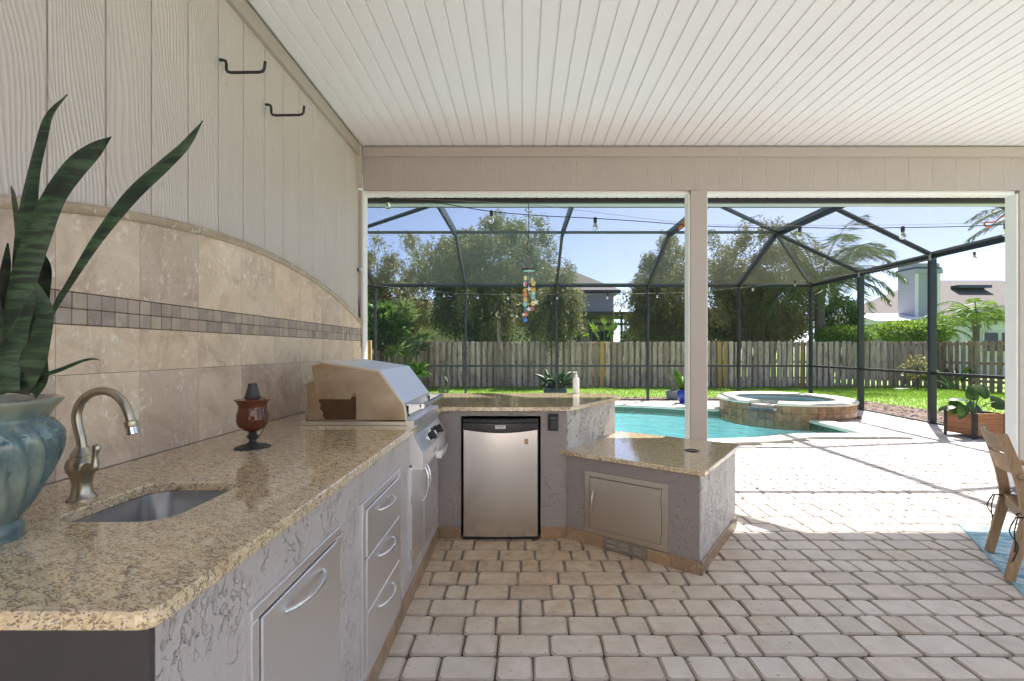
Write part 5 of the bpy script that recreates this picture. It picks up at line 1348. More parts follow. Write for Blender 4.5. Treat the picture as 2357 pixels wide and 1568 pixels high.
def palm(name, label, base, height, fronds, seed, mat, trunk_r=.17, leaflet=.45, lw=.018, n_leaf=56, group=None, lean=(0, 0), hang=.9):
    r = np.random.default_rng(seed); random.seed(seed); t_ = empty(name, base, label, 'palm tree', group); b_ = Vector(base); top_ = b_+Vector((lean[0], lean[1], height))
    mb = MB(); n = 26; P_ = [b_.lerp(top_, i/n)-Vector((0, 0, .05 if i == 0 else 0)) for i in range(n+1)]; mb.tube(P_, [trunk_r*(1.15-.25*i/n)*(1.0 if i % 2 else .95) for i in range(n+1)], 12); mb.build('trunk', MAT['palm_bark'], t_, smooth=30)
    mb = MB(); mb.tube([top_-Vector((0, 0, .5)), top_-Vector((0, 0, .2)), top_+Vector((0, 0, .1)), top_+Vector((0, 0, .45))], [trunk_r*.9, trunk_r*1.35, trunk_r*1.1, trunk_r*.3], 12); mb.build('boot', MAT['palm_bark'], t_, smooth=60)
    for (az, el, ln) in fronds:
        d0 = Vector((math.cos(az)*math.cos(el), math.sin(az)*math.cos(el), math.sin(el))); P_ = []; p = top_+Vector((0, 0, .15)); d_ = d0.copy(); m = 22
        for i in range(m+1): P_.append(p.copy()); p = p+d_*(ln/m); d_ = (d_+Vector((0, 0, -hang*1.9/m*(.35+1.2*i/m)))).normalized()
        mb = MB(); mb.tube(P_, [.022*(1-.85*i/m)+.003 for i in range(m+1)], 5); fr_ = mb.build('frond', MAT['stem'], t_, smooth=60)
        A = np.array(P_); k = n_leaf; s_ = np.linspace(.14, .995, k)*m; i0_ = np.minimum(s_.astype(int), m-1); fr = (s_-i0_)[:, None]; B = A[i0_]*(1-fr)+A[i0_+1]*fr; T = norm(A[i0_+1]-A[i0_])
        side = norm(np.cross(T, np.array([0, 0, 1.0]))); bl, dl, sl2, Ls, ws = [], [], [], [], []
        env = np.sin(np.clip(np.linspace(.12, 1.02, k), 0, 1)*math.pi)**.5*leaflet+.05
        for sg in (-1, 1):
            dd = norm(side*sg*.9+T*.45+np.array([0, 0, -.55])*r.uniform(.4, 1.3, (k, 1))+r.normal(0, .12, (k, 3)))
            bl.append(B); dl.append(dd); sl2.append(norm(np.cross(dd, T+r.normal(0, .3, (k, 3))))); Ls.append(env*r.uniform(.8, 1.15, k)); ws.append(np.full(k, lw))
        bl, dl, sl2 = np.concatenate(bl), np.concatenate(dl), np.concatenate(sl2)
        leaves_mesh('leaflets', bl, dl, sl2, np.concatenate(Ls), np.concatenate(ws), mat, fr_, np.clip(r.normal(.5, .2, len(bl)), 0, 1))['kind'] = 'stuff'
    return t_
def fan_plant(name, label, base, stalks, seed, mat, R_=.45, group=None, cat='palm'):
    r = np.random.default_rng(seed); t_ = empty(name, base, label, cat, group); b_ = Vector(base)
    for (dx, dy, dz, rr) in stalks:
        e_ = b_+Vector((dx, dy, dz)); mb = MB(); mb.tube(catmull([b_, b_.lerp(e_, .5)+Vector((0, 0, .12)), e_], 4), .012, 5); lf = mb.build('leaf', MAT['stem'], t_, smooth=60)
        n = 24; an = np.linspace(-2.3, 2.3, n)+r.normal(0, .03, n); ax = Vector((dx, dy, .35*dz)).normalized(); nm_ = ax.cross(Vector((0, 0, 1))).cross(ax).normalized(); sd_ = nm_.cross(ax).normalized()
        ax_, sdv, nv = np.array(ax), np.array(sd_), np.array(nm_)
        dd = norm(np.cos(an)[:, None]*ax_+np.sin(an)[:, None]*sdv+nv*r.normal(.05, .12, (n, 1))+np.array([0, 0, -.25]))
        B = np.tile(np.array(e_), (n, 1)); L_ = rr*r.uniform(.8, 1.1, n)*(.75+.25*np.cos(an)); side = norm(np.cross(dd, nv))
        leaves_mesh('blades', B, dd, side, L_, np.full(n, rr*.075), mat, lf, np.clip(r.normal(.5, .22, n), 0, 1))['kind'] = 'stuff'
    return t_
def blade_plant(par, leaves, mat, th=.003):    # leaves: (points, widths, tilt)
    for pts, wid, tl in leaves: leaf_mesh(pts, wid, tl, .3, th, 5).build('leaf', mat, par, smooth=True)

# ---- trees beyond the fence
def tree_at(label, px, py, hw, hh, Y, n, seed, mat, base_px=None, ry=None, leafL=.15):
    c_ = W(px, py, Y); k_ = Y/F
    weeping_tree('bottlebrush_tree', label, (W(base_px or px, 806, Y).x, Y, 0), c_, (hw*k_, ry or hw*k_*.75, hh*k_), n, seed, mat, leafL=leafL)
tree_at('large olive-green weeping bottlebrush tree behind the fence, its trunk forked above the boards', 1112, 632, 158, 142, 20.6, 6800, 3, MAT['olive'])
tree_at('lower paler bottlebrush tree at the siding wall side of the big weeping tree', 892, 692, 82, 98, 21.6, 3000, 4, MAT['olive2'])
tree_at('small bottlebrush tree whose drooping skirt hangs over the fence above the leafy bowl planter', 1284, 728, 52, 108, 17.9, 1500, 5, MAT['olive'], ry=.9, leafL=.12)
tree_at('rounded olive bottlebrush tree beside the pale neighbouring house', 1540, 682, 80, 112, 20.4, 3600, 6, MAT['olive2'])
tree_at('yellowish bottlebrush tree between the square column and the queen palm', 1738, 672, 108, 122, 20.0, 4600, 8, MAT['olive2'])
pb = W(1887, 806, 19); 
fr_list = []
random.seed(21)
for i in range(30): fr_list.append((i*2.4+random.uniform(-.2, .2), random.uniform(.1, 1.35), random.uniform(2.8, 3.9)))
palm('queen_palm', 'tall queen palm with drooping feathery fronds behind the fence corner post', (pb.x, 19, 0), W(1887,660,19).z, fr_list, 31, MAT['palm'], .19, .75, .014, 90, hang=1.15)
pq = W(2420, 806, 17)
palm('queen_palm', 'tall queen palm at the yard edge with one frond reaching over the copper hook', (pq.x, 17, 0), 6.3, [(3.0, .35, 3.0), (3.5, .2, 3.2), (2.6, .1, 3.0), (2.2, .6, 2.6), (4.2, .5, 2.8), (5.2, .7, 2.6), (.3, .6, 2.6), (1.2, .8, 2.6)], 33, MAT['palm'], .19, .5, .02, 50)
pp_ = W(2247, 780, 18.5)
palm('pygmy_palm', 'small pygmy palm with a shaggy trunk above the fence in front of the white wall', (pp_.x, 18.5, 0), W(2247,735,18.5).z, [(i*.55, random.uniform(.1, 1.1), random.uniform(1.2, 1.8)) for i in range(22)], 35, MAT['lime'], .12, .32, .012, 46, hang=1.4)
pp_ = W(2170, 790, 18.2)
palm('pygmy_palm', 'half hidden pygmy palm behind the tall cage post', (pp_.x, 18.2, 0), W(2170,770,18.2).z, [(i*.6, random.uniform(.2, 1.2), random.uniform(1.0, 1.5)) for i in range(18)], 36, MAT['lime'], .11, .28, .012, 42, hang=1.4)
def bush(label, px, py, Y, wpx, hpx, n, seed, mat, lL=.13, lW=.03):
    c = W(px, py, Y); shrub('leafy_shrub', label, (c.x, Y, 0), c, (wpx/2*Y/F, .8, hpx/2*Y/F), n, seed, mat, lL, lW, group=None)
bush('dark rounded shrub behind the fence beside the palm trunk', 1938, 730, 19.5, 105, 95, 5000, 41, MAT['deep'])
bush('bright leafy shrub spilling over the fence under the queen palm', 1945, 772, 18.2, 120, 50, 3200, 42, MAT['lime'])
bush('bright yellow-green hedge shrub over the fence below the chimney', 2085, 762, 18.4, 130, 66, 4000, 43, MAT['lime'])
bush('pale green shrub at the fence corner below the chimney', 2135, 768, 17.9, 90, 54, 2400, 44, MAT['lime'])
bush('dark undergrowth shrub beneath the big weeping tree', 1060, 735, 19.4, 150, 110, 4200, 45, MAT['deep'], .12, .02)
bush('dark foliage mass low behind the rounded bottlebrush tree', 1545, 752, 22.0, 190, 90, 7000, 46, MAT['olive'], .26, .05)
bush('dark foliage mass low behind the yellowish bottlebrush tree', 1740, 752, 22.0, 260, 95, 9000, 47, MAT['olive'], .26, .05)
bush('olive foliage low behind the big weeping tree', 1150, 755, 24.0, 250, 70, 4200, 48, MAT['olive'], .16, .025)
bush('olive foliage behind the fan palms in the fence corner', 880, 760, 22.5, 160, 90, 4200, 49, MAT['olive'], .16, .025)
fb_ = W(915, 800, 15.5)
random.seed(5)
fan_plant('fan_palm', 'clump of green fan palms in the fence corner', (fb_.x, 15.5, 0), [(random.uniform(-1.25, 1.05), random.uniform(-.7, .6), random.uniform(1.3, 2.75), random.uniform(.5, .75)) for _ in range(26)], 51, MAT['palm'])
fb2 = W(880, 800, 15.0)
bush('bright leafy philodendron shrub in front of the fan palms', 885, 745, 15.0, 100, 90, 1500, 52, MAT['deep'], .28, .06)
fc = W(1396, 790, 17.9)
fan_plant('fan_palm', 'young bright fan palm peeking over the fence by the new board', (fc.x, 17.9, 0), [(-.75, .1, 1.95, .42), (-.45, -.1, 2.15, .45), (-.1, 0, 2.3, .5), (.3, .1, 2.25, .48), (.65, 0, 2.0, .45), (.15, -.1, 2.0, .5), (-.3, .1, 1.85, .4), (.8, .1, 1.8, .35)], 53, MAT['lime'])

# ---- potted plants and yard plants
def strap(b_, az, ln, wd, el, droop, k=6):
    pts = []; d_ = Vector((math.cos(az)*math.cos(el), math.sin(az)*math.cos(el), math.sin(el))); p = Vector(b_)
    for i in range(k+1): pts.append(p.copy()); p = p+d_*(ln/k); d_ = (d_+Vector((0, 0, -droop/k))).normalized()
    w = [wd*math.sin(math.pi*min(1, (.10+.90*i/k)))**.8 if i < k else .002 for i in range(k+1)]; w[0] = wd*.18
    return pts, w
def pot_plant(name, label, base, prof, potmat, leaves, leafmat, cat='potted plant', seg=28):
    t_ = empty(name, base, label, cat); mb = MB(); mb.lathe(prof, base, seg, caps=False); mb.build('pot', potmat, t_, smooth=45)
    r_in, z_in = prof[-1]; mb = MB(); mb.lathe([(.001, z_in+.01), (r_in+.005, z_in)], base, 20, caps=False); mb.build('soil', MAT['soil'], t_)
    for pts, w, tl in leaves: leaf_mesh(pts, w, tl, .3, .004, 4).build('leaf', leafmat, t_, smooth=True)
    return t_
random.seed(77)
b_ = Vector((W(1278, 903, 12.7).x, 12.7, -.03))
bowlp = [(.001, 0), (.20, 0), (.27, .06), (.325, .16), (.33, .24), (.31, .28), (.335, .30), (.335, .32), (.30, .31), (.29, .27)]
lv_ = []
for k in range(30):
    az = random.uniform(0, 6.28); pts, w = strap(b_+Vector((random.uniform(-.15, .15), random.uniform(-.1, .1), .28)), az, random.uniform(.45, .80), random.uniform(.10, .16), random.uniform(.5, 1.3), random.uniform(.5, 1.4)); lv_.append((pts, w, (random.uniform(-.6, .6), random.uniform(-.6, .6))))
pot_plant('potted_lily', 'leafy green lily in a wide dark green glazed bowl on the lawn edge', b_, bowlp, MAT['dark_pot'], lv_, MAT['deep'])
b_ = Vector((W(1573, 930, 11.55).x, 11.55, .0)); lv_ = []
for k in range(7):
    pts, w = strap(b_+Vector((0, 0, .30)), random.uniform(0, 6.28), random.uniform(.45, .75), .17, random.uniform(.9, 1.4), random.uniform(.3, .9)); lv_.append((pts, w, (random.uniform(-.6, .6), .3)))
pot_plant('potted_banana', 'bright green broad-leaved plant in a cobalt blue pot half behind the column', b_, [(.001, 0), (.09, 0), (.12, .05), (.15, .16), (.15, .26), (.125, .31), (.14, .33), (.12, .33), (.11, .30)], MAT['blue_pot'], lv_, MAT['lime'])
def cactus(name, label, base, pot, seed, h=.5, n=12, potmat='grey_pot'):
    random.seed(seed); t_ = empty(name, base, label, 'cactus'); base = Vector(base); z0 = 0
    if pot:
        mb = MB(); mb.lathe([(.001, 0), (.15, 0), (.16, .05), (.175, .24), (.18, .25), (.16, .25), (.155, .22)], base, 24, caps=False); mb.build('pot', MAT[potmat], t_, smooth=45)
        mb = MB(); mb.lathe([(.001, .225), (.156, .22)], base, 16, caps=False); mb.build('soil', MAT['soil'], t_); z0 = .21
    ends = [(base+Vector((random.uniform(-.10, .10), random.uniform(-.06, .06), z0)), Vector((random.uniform(-.5, .5), 0, 1)).normalized()) for _ in range(5)]
    for k in range(n):
        p, d_ = ends[k % len(ends)] if k < 5 else random.choice(ends)
        L_ = h*random.uniform(.28, .42); w = L_*random.uniform(.38, .5); yaw = random.uniform(-.9, .9); sd_ = Vector((math.cos(yaw), math.sin(yaw), 0)); mb = MB(); v = []; m = 10
        for i in range(7):
            t2 = i/6; ww = w*.5*max(.06, math.sin(math.pi*(.06+.90*t2))**.6); c_ = p+d_*(L_*t2)
            for j in range(m): q_ = 2*math.pi*j/m; v.append(c_+sd_*ww*math.cos(q_)+sd_.cross(d_).normalized()*ww*.28*math.sin(q_))
        mb.add(v, [(i*m+j, i*m+(j+1) % m, (i+1)*m+(j+1) % m, (i+1)*m+j) for i in range(6) for j in range(m)]+[tuple(range(m))[::-1], tuple(6*m+j for j in range(m))]); mb.build('pad', MAT['cactus'], t_, smooth=60)
        e_ = p+d_*(L_*.96); ends.append((e_, (d_+Vector((random.uniform(-.7, .7), random.uniform(-.2, .2), random.uniform(-.1, .3)))).normalized()))
cactus('prickly_pear', 'prickly pear cactus in a small grey pot on the mulch', (W(1548, 920, 12.4).x, 12.4, -.02), True, 61, .55, 16)
cactus('prickly_pear', 'dark prickly pear cactus growing on the lawn beyond the grill', (W(1018, 893, 13.6).x, 13.6, -.05), False, 62, .6, 13)
# plumeria behind the bar
b_ = Vector((W(962, 900, 7.2).x, 7.2, 0)); pl = empty('plumeria_plant', b_, 'bright lime-green plumeria plant beside the grill hood beyond the bar', 'plant')
tp = W(958, 862, 7.2); mb = MB(); mb.tube([b_, tp], [.02, .014], 8); mb.build('stem', MAT['stem'], pl, smooth=60); random.seed(9)
for k in range(16):
    pts, w = strap(tp+Vector((0, 0, random.uniform(-.05, .05))), k*2.4, random.uniform(.22, .34), .085, random.uniform(.1, 1.2), random.uniform(.2, .9)); leaf_mesh(pts, w, (random.uniform(-.8, .8), random.uniform(-.5, .5)), .25, .003, 4).build('leaf', MAT['lime'], pl, smooth=True)
mb = MB(); mb.lathe([(.001, 0), (.14, 0), (.17, .28), (.18, .30), (.15, .30), (.145, .27), (.001, .27)], b_, 24, caps=False); mb.build('pot', MAT['dark_pot'], pl, smooth=45)
# bird of paradise by the fence corner
b_ = Vector((W(2190, 888, 15.6).x, 15.6, -.05)); bp = empty('bird_of_paradise', b_, 'bird of paradise clump with broad paddle leaves in front of the fence corner', 'plant'); random.seed(14)
for k in range(16):
    az = random.uniform(0, 6.28); ln = random.uniform(.5, 1.0); e_ = b_+Vector((math.cos(az)*.45*random.random()*1.3, math.sin(az)*.3, ln*.55)); mb = MB(); mb.tube([b_, b_.lerp(e_, .5)+Vector((0, 0, .08)), e_], .012, 6); mb.build('stalk', MAT['stem'], bp, smooth=60)
    pts, w = strap(e_, az, random.uniform(.45, .65), .17, random.uniform(.3, 1.2), random.uniform(.2, .8)); leaf_mesh(pts, w, (random.uniform(-.8, .8), random.uniform(-.8, .8)), .25, .004, 4).build('leaf', MAT['lime'] if k % 3 else MAT['deep'], bp, smooth=True)
shrub('leafy_shrub', 'small pale flowering shrub beside the bird of paradise', (W(2112, 885, 15.9).x, 15.9, -.05), W(2118, 850, 15.9), (.55, .35, .45), 500, 71, MAT['olive2'], .1, .03)
mb = MB(); a_, b2 = G(2035, 893, -.03), G(2090, 896, -.03); mb.box(a_.x, b2.x, b2.y-.12, b2.y+.12, -.05, -.005, .01); tag(mb.build('stepping_stone', MAT['stone_lip'], None), 'flat grey stone slab lying on the lawn', 'stone')

# ---- planter
C0 = Vector((6.75, 6.79, 0)); ux = Vector((.995, .10, 0)).normalized(); uy = Vector((-.10, .995, 0)).normalized()
MP = Matrix(((ux.x, uy.x, 0, C0.x), (ux.y, uy.y, 0, C0.y), (0, 0, 1, 0), (0, 0, 0, 1)))
pln = empty('wooden_planter', C0, 'square cedar planter box with black metal corners holding elephant ears', 'planter'); S1, S2 = .54, .46; HB = .386
for k in range(4):
    z0 = .05+k*.083; z1 = z0+.081
    for bx in ((.01, S1-.01, .006, .026), (.01, S1-.01, S2-.026, S2-.006), (.006, .026, .03, S2-.03), (S1-.026, S1-.006, .03, S2-.03)):
        mb = MB(); mb.M = MP; mb.box(*bx, z0, z1, .002); mb.build('board', MAT['cedar'], pln)
for cx, cy in ((0, 0), (S1, 0), (0, S2), (S1, S2)):
    sx = 1 if cx == 0 else -1; sy = 1 if cy == 0 else -1; mb = MB(); mb.M = MP
    mb.box(cx, cx+sx*.05, cy, cy+sy*.005, 0, HB); mb.box(cx, cx+sx*.005, cy+sy*.005, cy+sy*.05, 0, HB); mb.build('corner_angle', MAT['black_matte'], pln)
mb = MB(); mb.M = MP; mb.box(.02, S1-.02, .02, S2-.02, .06, .35); mb.build('soil', MAT['soil'], pln)
el_ = empty('elephant_ear_plant', MP @ Vector((S1/2, S2/2, .35)), 'elephant ear plant with big heart-shaped leaves growing in the cedar planter', 'plant')
random.seed(23)
def heart(c_, d_, size, nrm):
    d_ = Vector(d_).normalized(); nrm = Vector(nrm); s_ = d_.cross(nrm).normalized(); nrm = s_.cross(d_).normalized(); out = [(0, -.0), (.22, -.22), (.42, -.20), (.50, .05), (.46, .35), (.30, .70), (.12, .95), (0, 1.08)]
    v = []; mb = MB()
    left = [c_+s_*(-a_*size)+d_*(b_*size)+nrm*(-.35*a_*a_-.25*b_*b_)*size for a_, b_ in out]; right = [c_+s_*(a_*size)+d_*(b_*size)+nrm*(-.35*a_*a_-.25*b_*b_)*size for a_, b_ in out]
    midl = [c_+d_*(b_*size)+nrm*(.03-.25*b_*b_)*size for a_, b_ in out]
    n = len(out); v = left+midl+right; f = [(i, i+1, n+i+1, n+i) for i in range(n-1)]+[(n+i, n+i+1, 2*n+i+1, 2*n+i) for i in range(n-1)]
    mb.add(v, f); return mb
b_ = ORG[el_]
for (x, y, sz, dx, dz, ny, nz, m_) in [(2255, 903, .26, .8, .45, -.6, .5, 'deep'), (2290, 925, .24, .9, -.2, -.9, .5, 'deep'), (2215, 918, .20, -.9, .1, -.2, .95, 'deep'), (2205, 930, .2, -.6, -.6, -.7, .6, 'deep'), (2235, 930, .22, .3, -.5, -.7, .7, 'deep'), (2185, 935, .17, -1, -.2, -.1, 1, 'deep'), (2220, 938, .18, -.4, -.7, -.8, .4, 'deep'), (2250, 935, .2, .5, -.4, -.6, .7, 'deep'), (2240, 915, .2, .1, .6, -.8, .4, 'deep')]:
    c_ = W(x, y, 7.0+random.uniform(-.15, .15)); mb = MB(); mb.tube(catmull([b_, b_.lerp(c_, .5)+Vector((0, 0, .04)), c_], 4), .008, 6); st = mb.build('stalk', MAT['stem'], el_, smooth=60)
    heart(c_, (dx, random.uniform(-.3, .3), dz), sz, (0, ny, nz)).build('leaf', MAT[m_], el_, smooth=True, fix=False)

# ---- rug and armchair
rc = Vector((3.352, 3.512, 0)); ru = Vector((.854, -.52, 0)); rv = Vector((-.52, -.854, 0)); MR = Matrix(((ru.x, rv.x, 0, rc.x), (ru.y, rv.y, 0, rc.y), (0, 0, 1, 0), (0, 0, 0, 1)))
rug = empty('outdoor_rug', rc, 'pale blue and white patterned outdoor rug under the wooden armchair', 'rug')
mb = MB(); mb.M = MR; nx, ny = 24, 36; v = []
for j in range(ny+1):
    for i in range(nx+1): v.append((.02+2.4*i/nx, .02+3.2*j/ny, .0055+.0012*math.sin(i*1.7+j*.9)))
mb.add(v, [(j*(nx+1)+i, j*(nx+1)+i+1, (j+1)*(nx+1)+i+1, (j+1)*(nx+1)+i) for j in range(ny) for i in range(nx)]); mb.build('weave', MAT['rug'], rug, smooth=True)
mb = MB(); mb.M = MR; mb.box(0, 2.44, 0, .022, .001, .0085, .002); mb.box(0, .022, .022, 3.24, .001, .0085, .002); mb.build('binding', MAT['rug_edge'], rug)
q1, q2 = Vector((2.806, 2.625, 0)), Vector((3.08, 3.004, 0)); ay_ = (q2-q1).normalized(); ax_ = Vector((ay_.y, -ay_.x, 0))
MC = Matrix(((ax_.x, ay_.x, 0, q1.x), (ax_.y, ay_.y, 0, q1.y), (0, 0, 1, 0), (0, 0, 0, 1)))   # x forward of the chair, y across its back
ch = empty('armchair', q1, 'weathered wooden armchair with grey seat cushion standing on the blue rug', 'armchair'); BWD = (q2-q1).length
def curved_post(y0, name, prof, th):
    P_ = catmull([(a_, 0, b_) for a_, b_ in prof], 5); mb = MB(); mb.M = MC; v = []
    for i, p in enumerate(P_):
        d_ = (P_[min(i+1, len(P_)-1)]-P_[max(0, i-1)]).normalized(); n_ = Vector((d_.z, 0, -d_.x)); w = .020+.005*math.sin(math.pi*i/(len(P_)-1))
        for a_, o_ in ((-1, -1), (1, -1), (1, 1), (-1, 1)): v.append((p.x+n_.x*w*a_, y0+o_*th/2, p.z+n_.z*w*a_))
    m = len(P_); mb.add(v, [(i*4+j, i*4+(j+1) % 4, (i+1)*4+(j+1) % 4, (i+1)*4+j) for i in range(m-1) for j in range(4)]+[(0,1,2,3), tuple((m-1)*4+j for j in (3,2,1,0))]); return mb.build(name, MAT['teak'], ch)
post_prof = [(0, .0085), (.033, .18), (.068, .36), (.070, .42), (.050, .56), (.012, .71), (-.028, .845)]
curved_post(.0, 'back_leg', post_prof, .035); curved_post(BWD, 'back_leg', post_prof, .035)
def slat_back(za, zb, name):
    mb = MB(); mb.M = MC; n = 10; v = []
    def px_(z): return .055+(z-.56)/(.845-.56)*(-.09)
    for i in range(n+1):
        t_ = i/n; y = .018+(BWD-.036)*t_; bow_ = -.035*math.sin(math.pi*t_)
        for z in (za, zb): v += [(px_(z)+bow_-.010, y, z), (px_(z)+bow_+.010, y, z)]
    mb.add(v, [q for i in range(n) for q in ((4*i, 4*i+4, 4*i+6, 4*i+2), (4*i+1, 4*i+3, 4*i+7, 4*i+5), (4*i, 4*i+1, 4*i+5, 4*i+4), (4*i+2, 4*i+6, 4*i+7, 4*i+3))]+[(0,2,3,1), (4*n, 4*n+1, 4*n+3, 4*n+2)]); mb.build(name, MAT['teak_h'], ch)
slat_back(.735, .838, 'back_slat'); slat_back(.615, .722, 'back_slat')
for y in (.0, BWD):
    mb = MB(); mb.M = MC; mb.box(.47, .515, y-.025, y+.025, .0085, .62, .004); mb.build('front_leg', MAT['teak'], ch)
    mb = MB(); mb.M = MC; mb.box(.03, .56, y-.032, y+.032, .600, .628, .006); mb.build('armrest', MAT['teak_h'], ch)
    mb = MB(); mb.M = MC; mb.box(.07, .49, y-.014, y+.014, .335, .395, .003); mb.build('seat_rail', MAT['teak_h'], ch)
    mb = MB(); mb.M = MC; mb.tube([(.062, y-.036 if y == 0 else y+.03, .605), (.062, y-.030 if y == 0 else y+.036, .605)], .011, 14); mb.build('peg', MAT['teak'], ch)
mb = MB(); mb.M = MC; mb.box(.065, .085, .015, BWD-.015, .335, .395, .003); mb.build('seat_rail', MAT['teak_h'], ch)
mb = MB(); mb.M = MC; mb.box(.48, .50, .015, BWD-.015, .335, .395, .003); mb.build('seat_rail', MAT['teak_h'], ch)
for i in range(7):
    y = .02+i*(BWD-.04)/7; mb = MB(); mb.M = MC; mb.box(.06, .52, y+.003, y+(BWD-.04)/7-.003, .395, .412, .003); mb.build('seat_slat', MAT['teak_h'], ch)
bm = bmesh.new(); bmesh.ops.create_grid(bm, x_segments=12, y_segments=12, size=.5); bm.free()
cu = empty('seat_cushion', MC @ Vector((.30, BWD/2, .412)), 'grey-blue tied seat cushion lying on the wooden armchair', 'cushion')
mb = MB(); mb.M = MC; n = 14; v = []
for side in (0, 1):
    for j in range(n+1):
        for i in range(n+1):
            a_, b_ = i/n*2-1, j/n*2-1; e_ = (1-abs(a_)**6)*(1-abs(b_)**6); z = .45+(.024+.008*math.cos(a_*4)*math.cos(b_*4))*(e_**.35)*(1 if side else -1.2)
            v.append((.30+a_*.215, BWD/2+b_*(BWD/2-.01), z))
m = (n+1)**2; f = [(j*(n+1)+i, j*(n+1)+i+1, (j+1)*(n+1)+i+1, (j+1)*(n+1)+i) for j in range(n) for i in range(n)]
mb.add(v, [q[::-1] for q in f]+[tuple(m+k for k in q) for q in f]); mb.build('pad', MAT['cushion'], cu, smooth=True)
for y, sgn in ((.0, -1), (BWD, 1)):
    mb = MB(); mb.M = MC; mb.tube(catmull([(.12, y-sgn*.01, .44), (.085, y+sgn*.022, .40), (.045, y+sgn*.024, .385), (.03, y, .39), (.045, y-sgn*.025, .395), (.09, y-sgn*.025, .40)], 4), .004, 6); mb.build('tie_cord', MAT['navy'], cu, smooth=60)
    for k, ln in ((0, .20), (1, .26)):
        mb = MB(); mb.M = MC; mb.tube(catmull([(.03-.006*k, y+sgn*.024, .385), (.015-.02*k, y+sgn*.03, .30), (.02+.01*k, y+sgn*.03, .22), (.015-.01*k, y+sgn*.032, .385-ln)], 4), .0035, 6); mb.build('tie_cord', MAT['navy'], cu, smooth=60)

# ================================================================== NEIGHBOURING HOUSES
def hip_roof(x0, x1, y0, y1, z0, z1, inset_x, oh=.4):
    mb = MB(); x0 -= oh; x1 += oh; y0 -= oh; y1 += oh; ym = (y0+y1)/2
    v = [(x0, y0, z0), (x1, y0, z0), (x1, y1, z0), (x0, y1, z0), (x0+inset_x, ym, z1), (x1-inset_x, ym, z1), (x0, y0, z0-.18), (x1, y0, z0-.18), (x1, y1, z0-.18), (x0, y1, z0-.18)]
    mb.add(v, [(0,1,5,4), (1,2,5), (2,3,4,5), (3,0,4), (0,6,7,1), (1,7,8,2), (2,8,9,3), (3,9,6,0), (6,9,8,7)]); return mb
hs = empty('neighbour_house', (2, 33, 0), 'two-level grey house with hip roof behind the bottlebrush trees', 'house')
MB().box(-4.5, 6.0, 30, 38, -.1, 5.15).build('wall', MAT['wall_grey'], hs)
hip_roof(-4.5, 6.0, 30, 38, 5.25, 7.6, 3.6).build('roof', MAT['shingle'], hs)
p0 = W(1335, 640, 29.5); mb = MB(); mb.box(1.6, 2.9, 31.6, 32.2, 6.35, 6.55); mb.build('roof_vent', MAT['window_dark'], hs)
MB().box(2.0, 8.5, 26.2, 29.98, 3.35, 3.55).build('porch_roof', MAT['shingle'], hs)
for x in (2.1, 3.9, 5.7, 7.5, 8.4): MB().box(x-.06, x+.06, 26.2, 26.32, 0, 3.35).build('porch_post', MAT['bronze'], hs)
MB().box(2.1, 8.4, 26.2, 26.3, 2.75, 2.9).build('porch_rail', MAT['bronze'], hs)
for x in (2.6, 4.6, 6.6):
    w_ = MB().box(x, x+1.2, 29.95, 30.02, .9, 2.6).build('window', MAT['window_dark'], hs)
MB().box(-9, .6, 26.5, 29.98, -.1, 3.1).build('wing_wall', MAT['wall_beige'], hs); hip_roof(-9, .6, 26.5, 30.2, 3.15, 4.5, 2.2).build('wing_roof', MAT['shingle'], hs)
for x in (-2.1, -.55):
    w_ = MB().box(x, x+1.15, 26.44, 26.51, 1.0, 2.75).build('window', MAT['louvre'], hs)
    for k in range(12): MB().box(x+.05, x+1.10, 26.40, 26.45, 1.06+k*.138, 1.06+k*.138+.10).build('louvre', MAT['louvre'], w_)
h2 = empty('neighbour_house', (24, 28, 0), 'white house with brown-grey shingle roof and tall lilac-grey chimney beyond the fence corner', 'house')
xa, xb = W(2105, 806, 25).x, W(2620, 806, 25).x
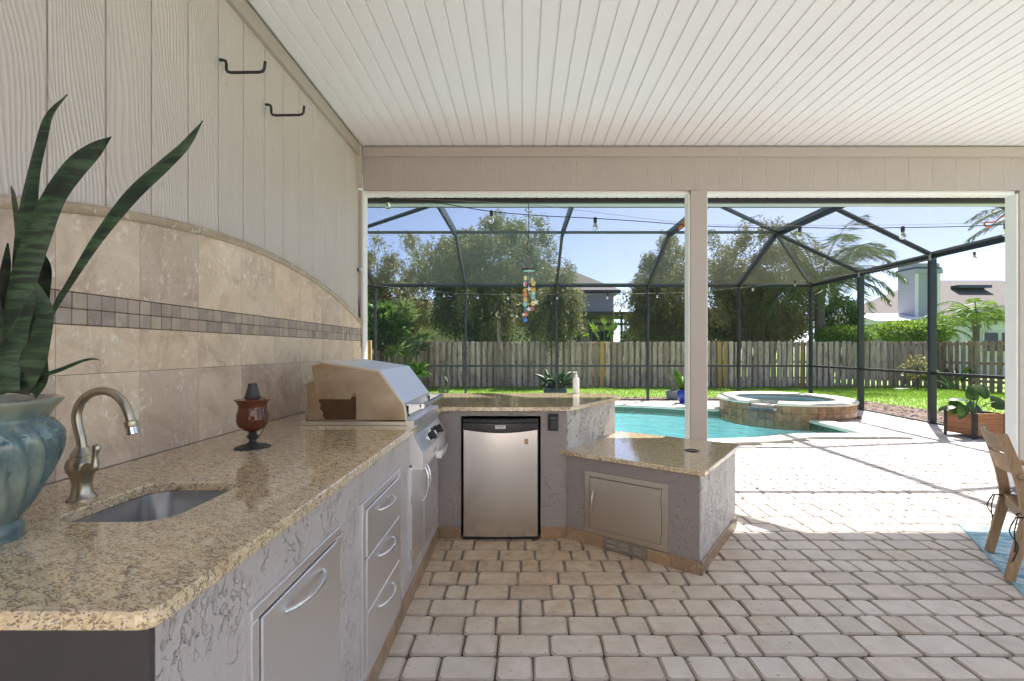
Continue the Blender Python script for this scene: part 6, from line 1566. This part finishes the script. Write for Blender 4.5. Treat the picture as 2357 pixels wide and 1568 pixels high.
MB().box(xa, xb, 24.5, 33, -.1, 3.0).build('wall', MAT['wall_white'], h2)
hip_roof(xa, xb, 24.5, 33, 3.1, 5.75, 4.0).build('roof', MAT['shingle2'], h2)
rv_ = W(2245, 658, 27.0); MB().box(rv_.x-1.0, rv_.x+1.0, 27.0, 27.5, rv_.z-.12, rv_.z+.05).build('roof_vent', MAT['window_dark'], h2)
c0, c1 = W(2107, 606, 23.6), W(2163, 715, 23.6)
mb = MB(); mb.box(c0.x, c1.x, 23.6, 24.7, 2.4, c0.z-.55); chm = mb.build('chimney', MAT['chimney'], h2)
for x in (c0.x-.015, c1.x-.14, c0.x+.62): MB().box(x, x+.155, 23.57, 23.6, 2.4, c0.z-.55).build('corner_board', MAT['wall_white'], chm)
MB().box(c0.x-.08, c1.x+.08, 23.5, 24.8, c0.z-.55, c0.z-.30).build('cap', MAT['chimney'], chm); MB().box(c0.x-.06, c1.x+.06, 23.54, 24.76, c0.z-.30, c0.z-.22).build('cap_slot', MAT['window_dark'], chm); MB().box(c0.x, c1.x, 23.6, 24.7, c0.z-.22, c0.z).build('cap_top', MAT['chimney'], chm)
lx0, lx1 = W(2000, 720, 22.5).x, W(2180, 720, 22.5).x
mb = MB(); mb.add([(lx0, 22.0, 2.75), (lx1, 22.0, 2.75), (lx1, 25, 3.35), (lx0+.8, 25, 3.35), (lx0, 22.0, 2.6), (lx1, 22.0, 2.6), (lx1, 25, 2.6), (lx0+.8, 25, 2.6)], [(0,1,2,3), (4,7,6,5), (0,4,5,1), (0,3,7,4), (1,5,6,2), (2,6,7,3)]); mb.build('lean_to_roof', MAT['wall_white'], h2)
MB().box(lx0+.3, lx1-.1, 22.3, 24.49, -.1, 2.6).build('annex_wall', MAT['wall_grey'], h2)
for px in (2278, 2318):
    c_ = W(px, 770, 24.5); fr_ = MB().box(c_.x-.45, c_.x+.45, 24.42, 24.51, 1.2, 2.35).build('window', MAT['wall_white'], h2); MB().box(c_.x-.36, c_.x+.36, 24.40, 24.43, 1.28, 2.27).build('pane', MAT['window_dark'], fr_)
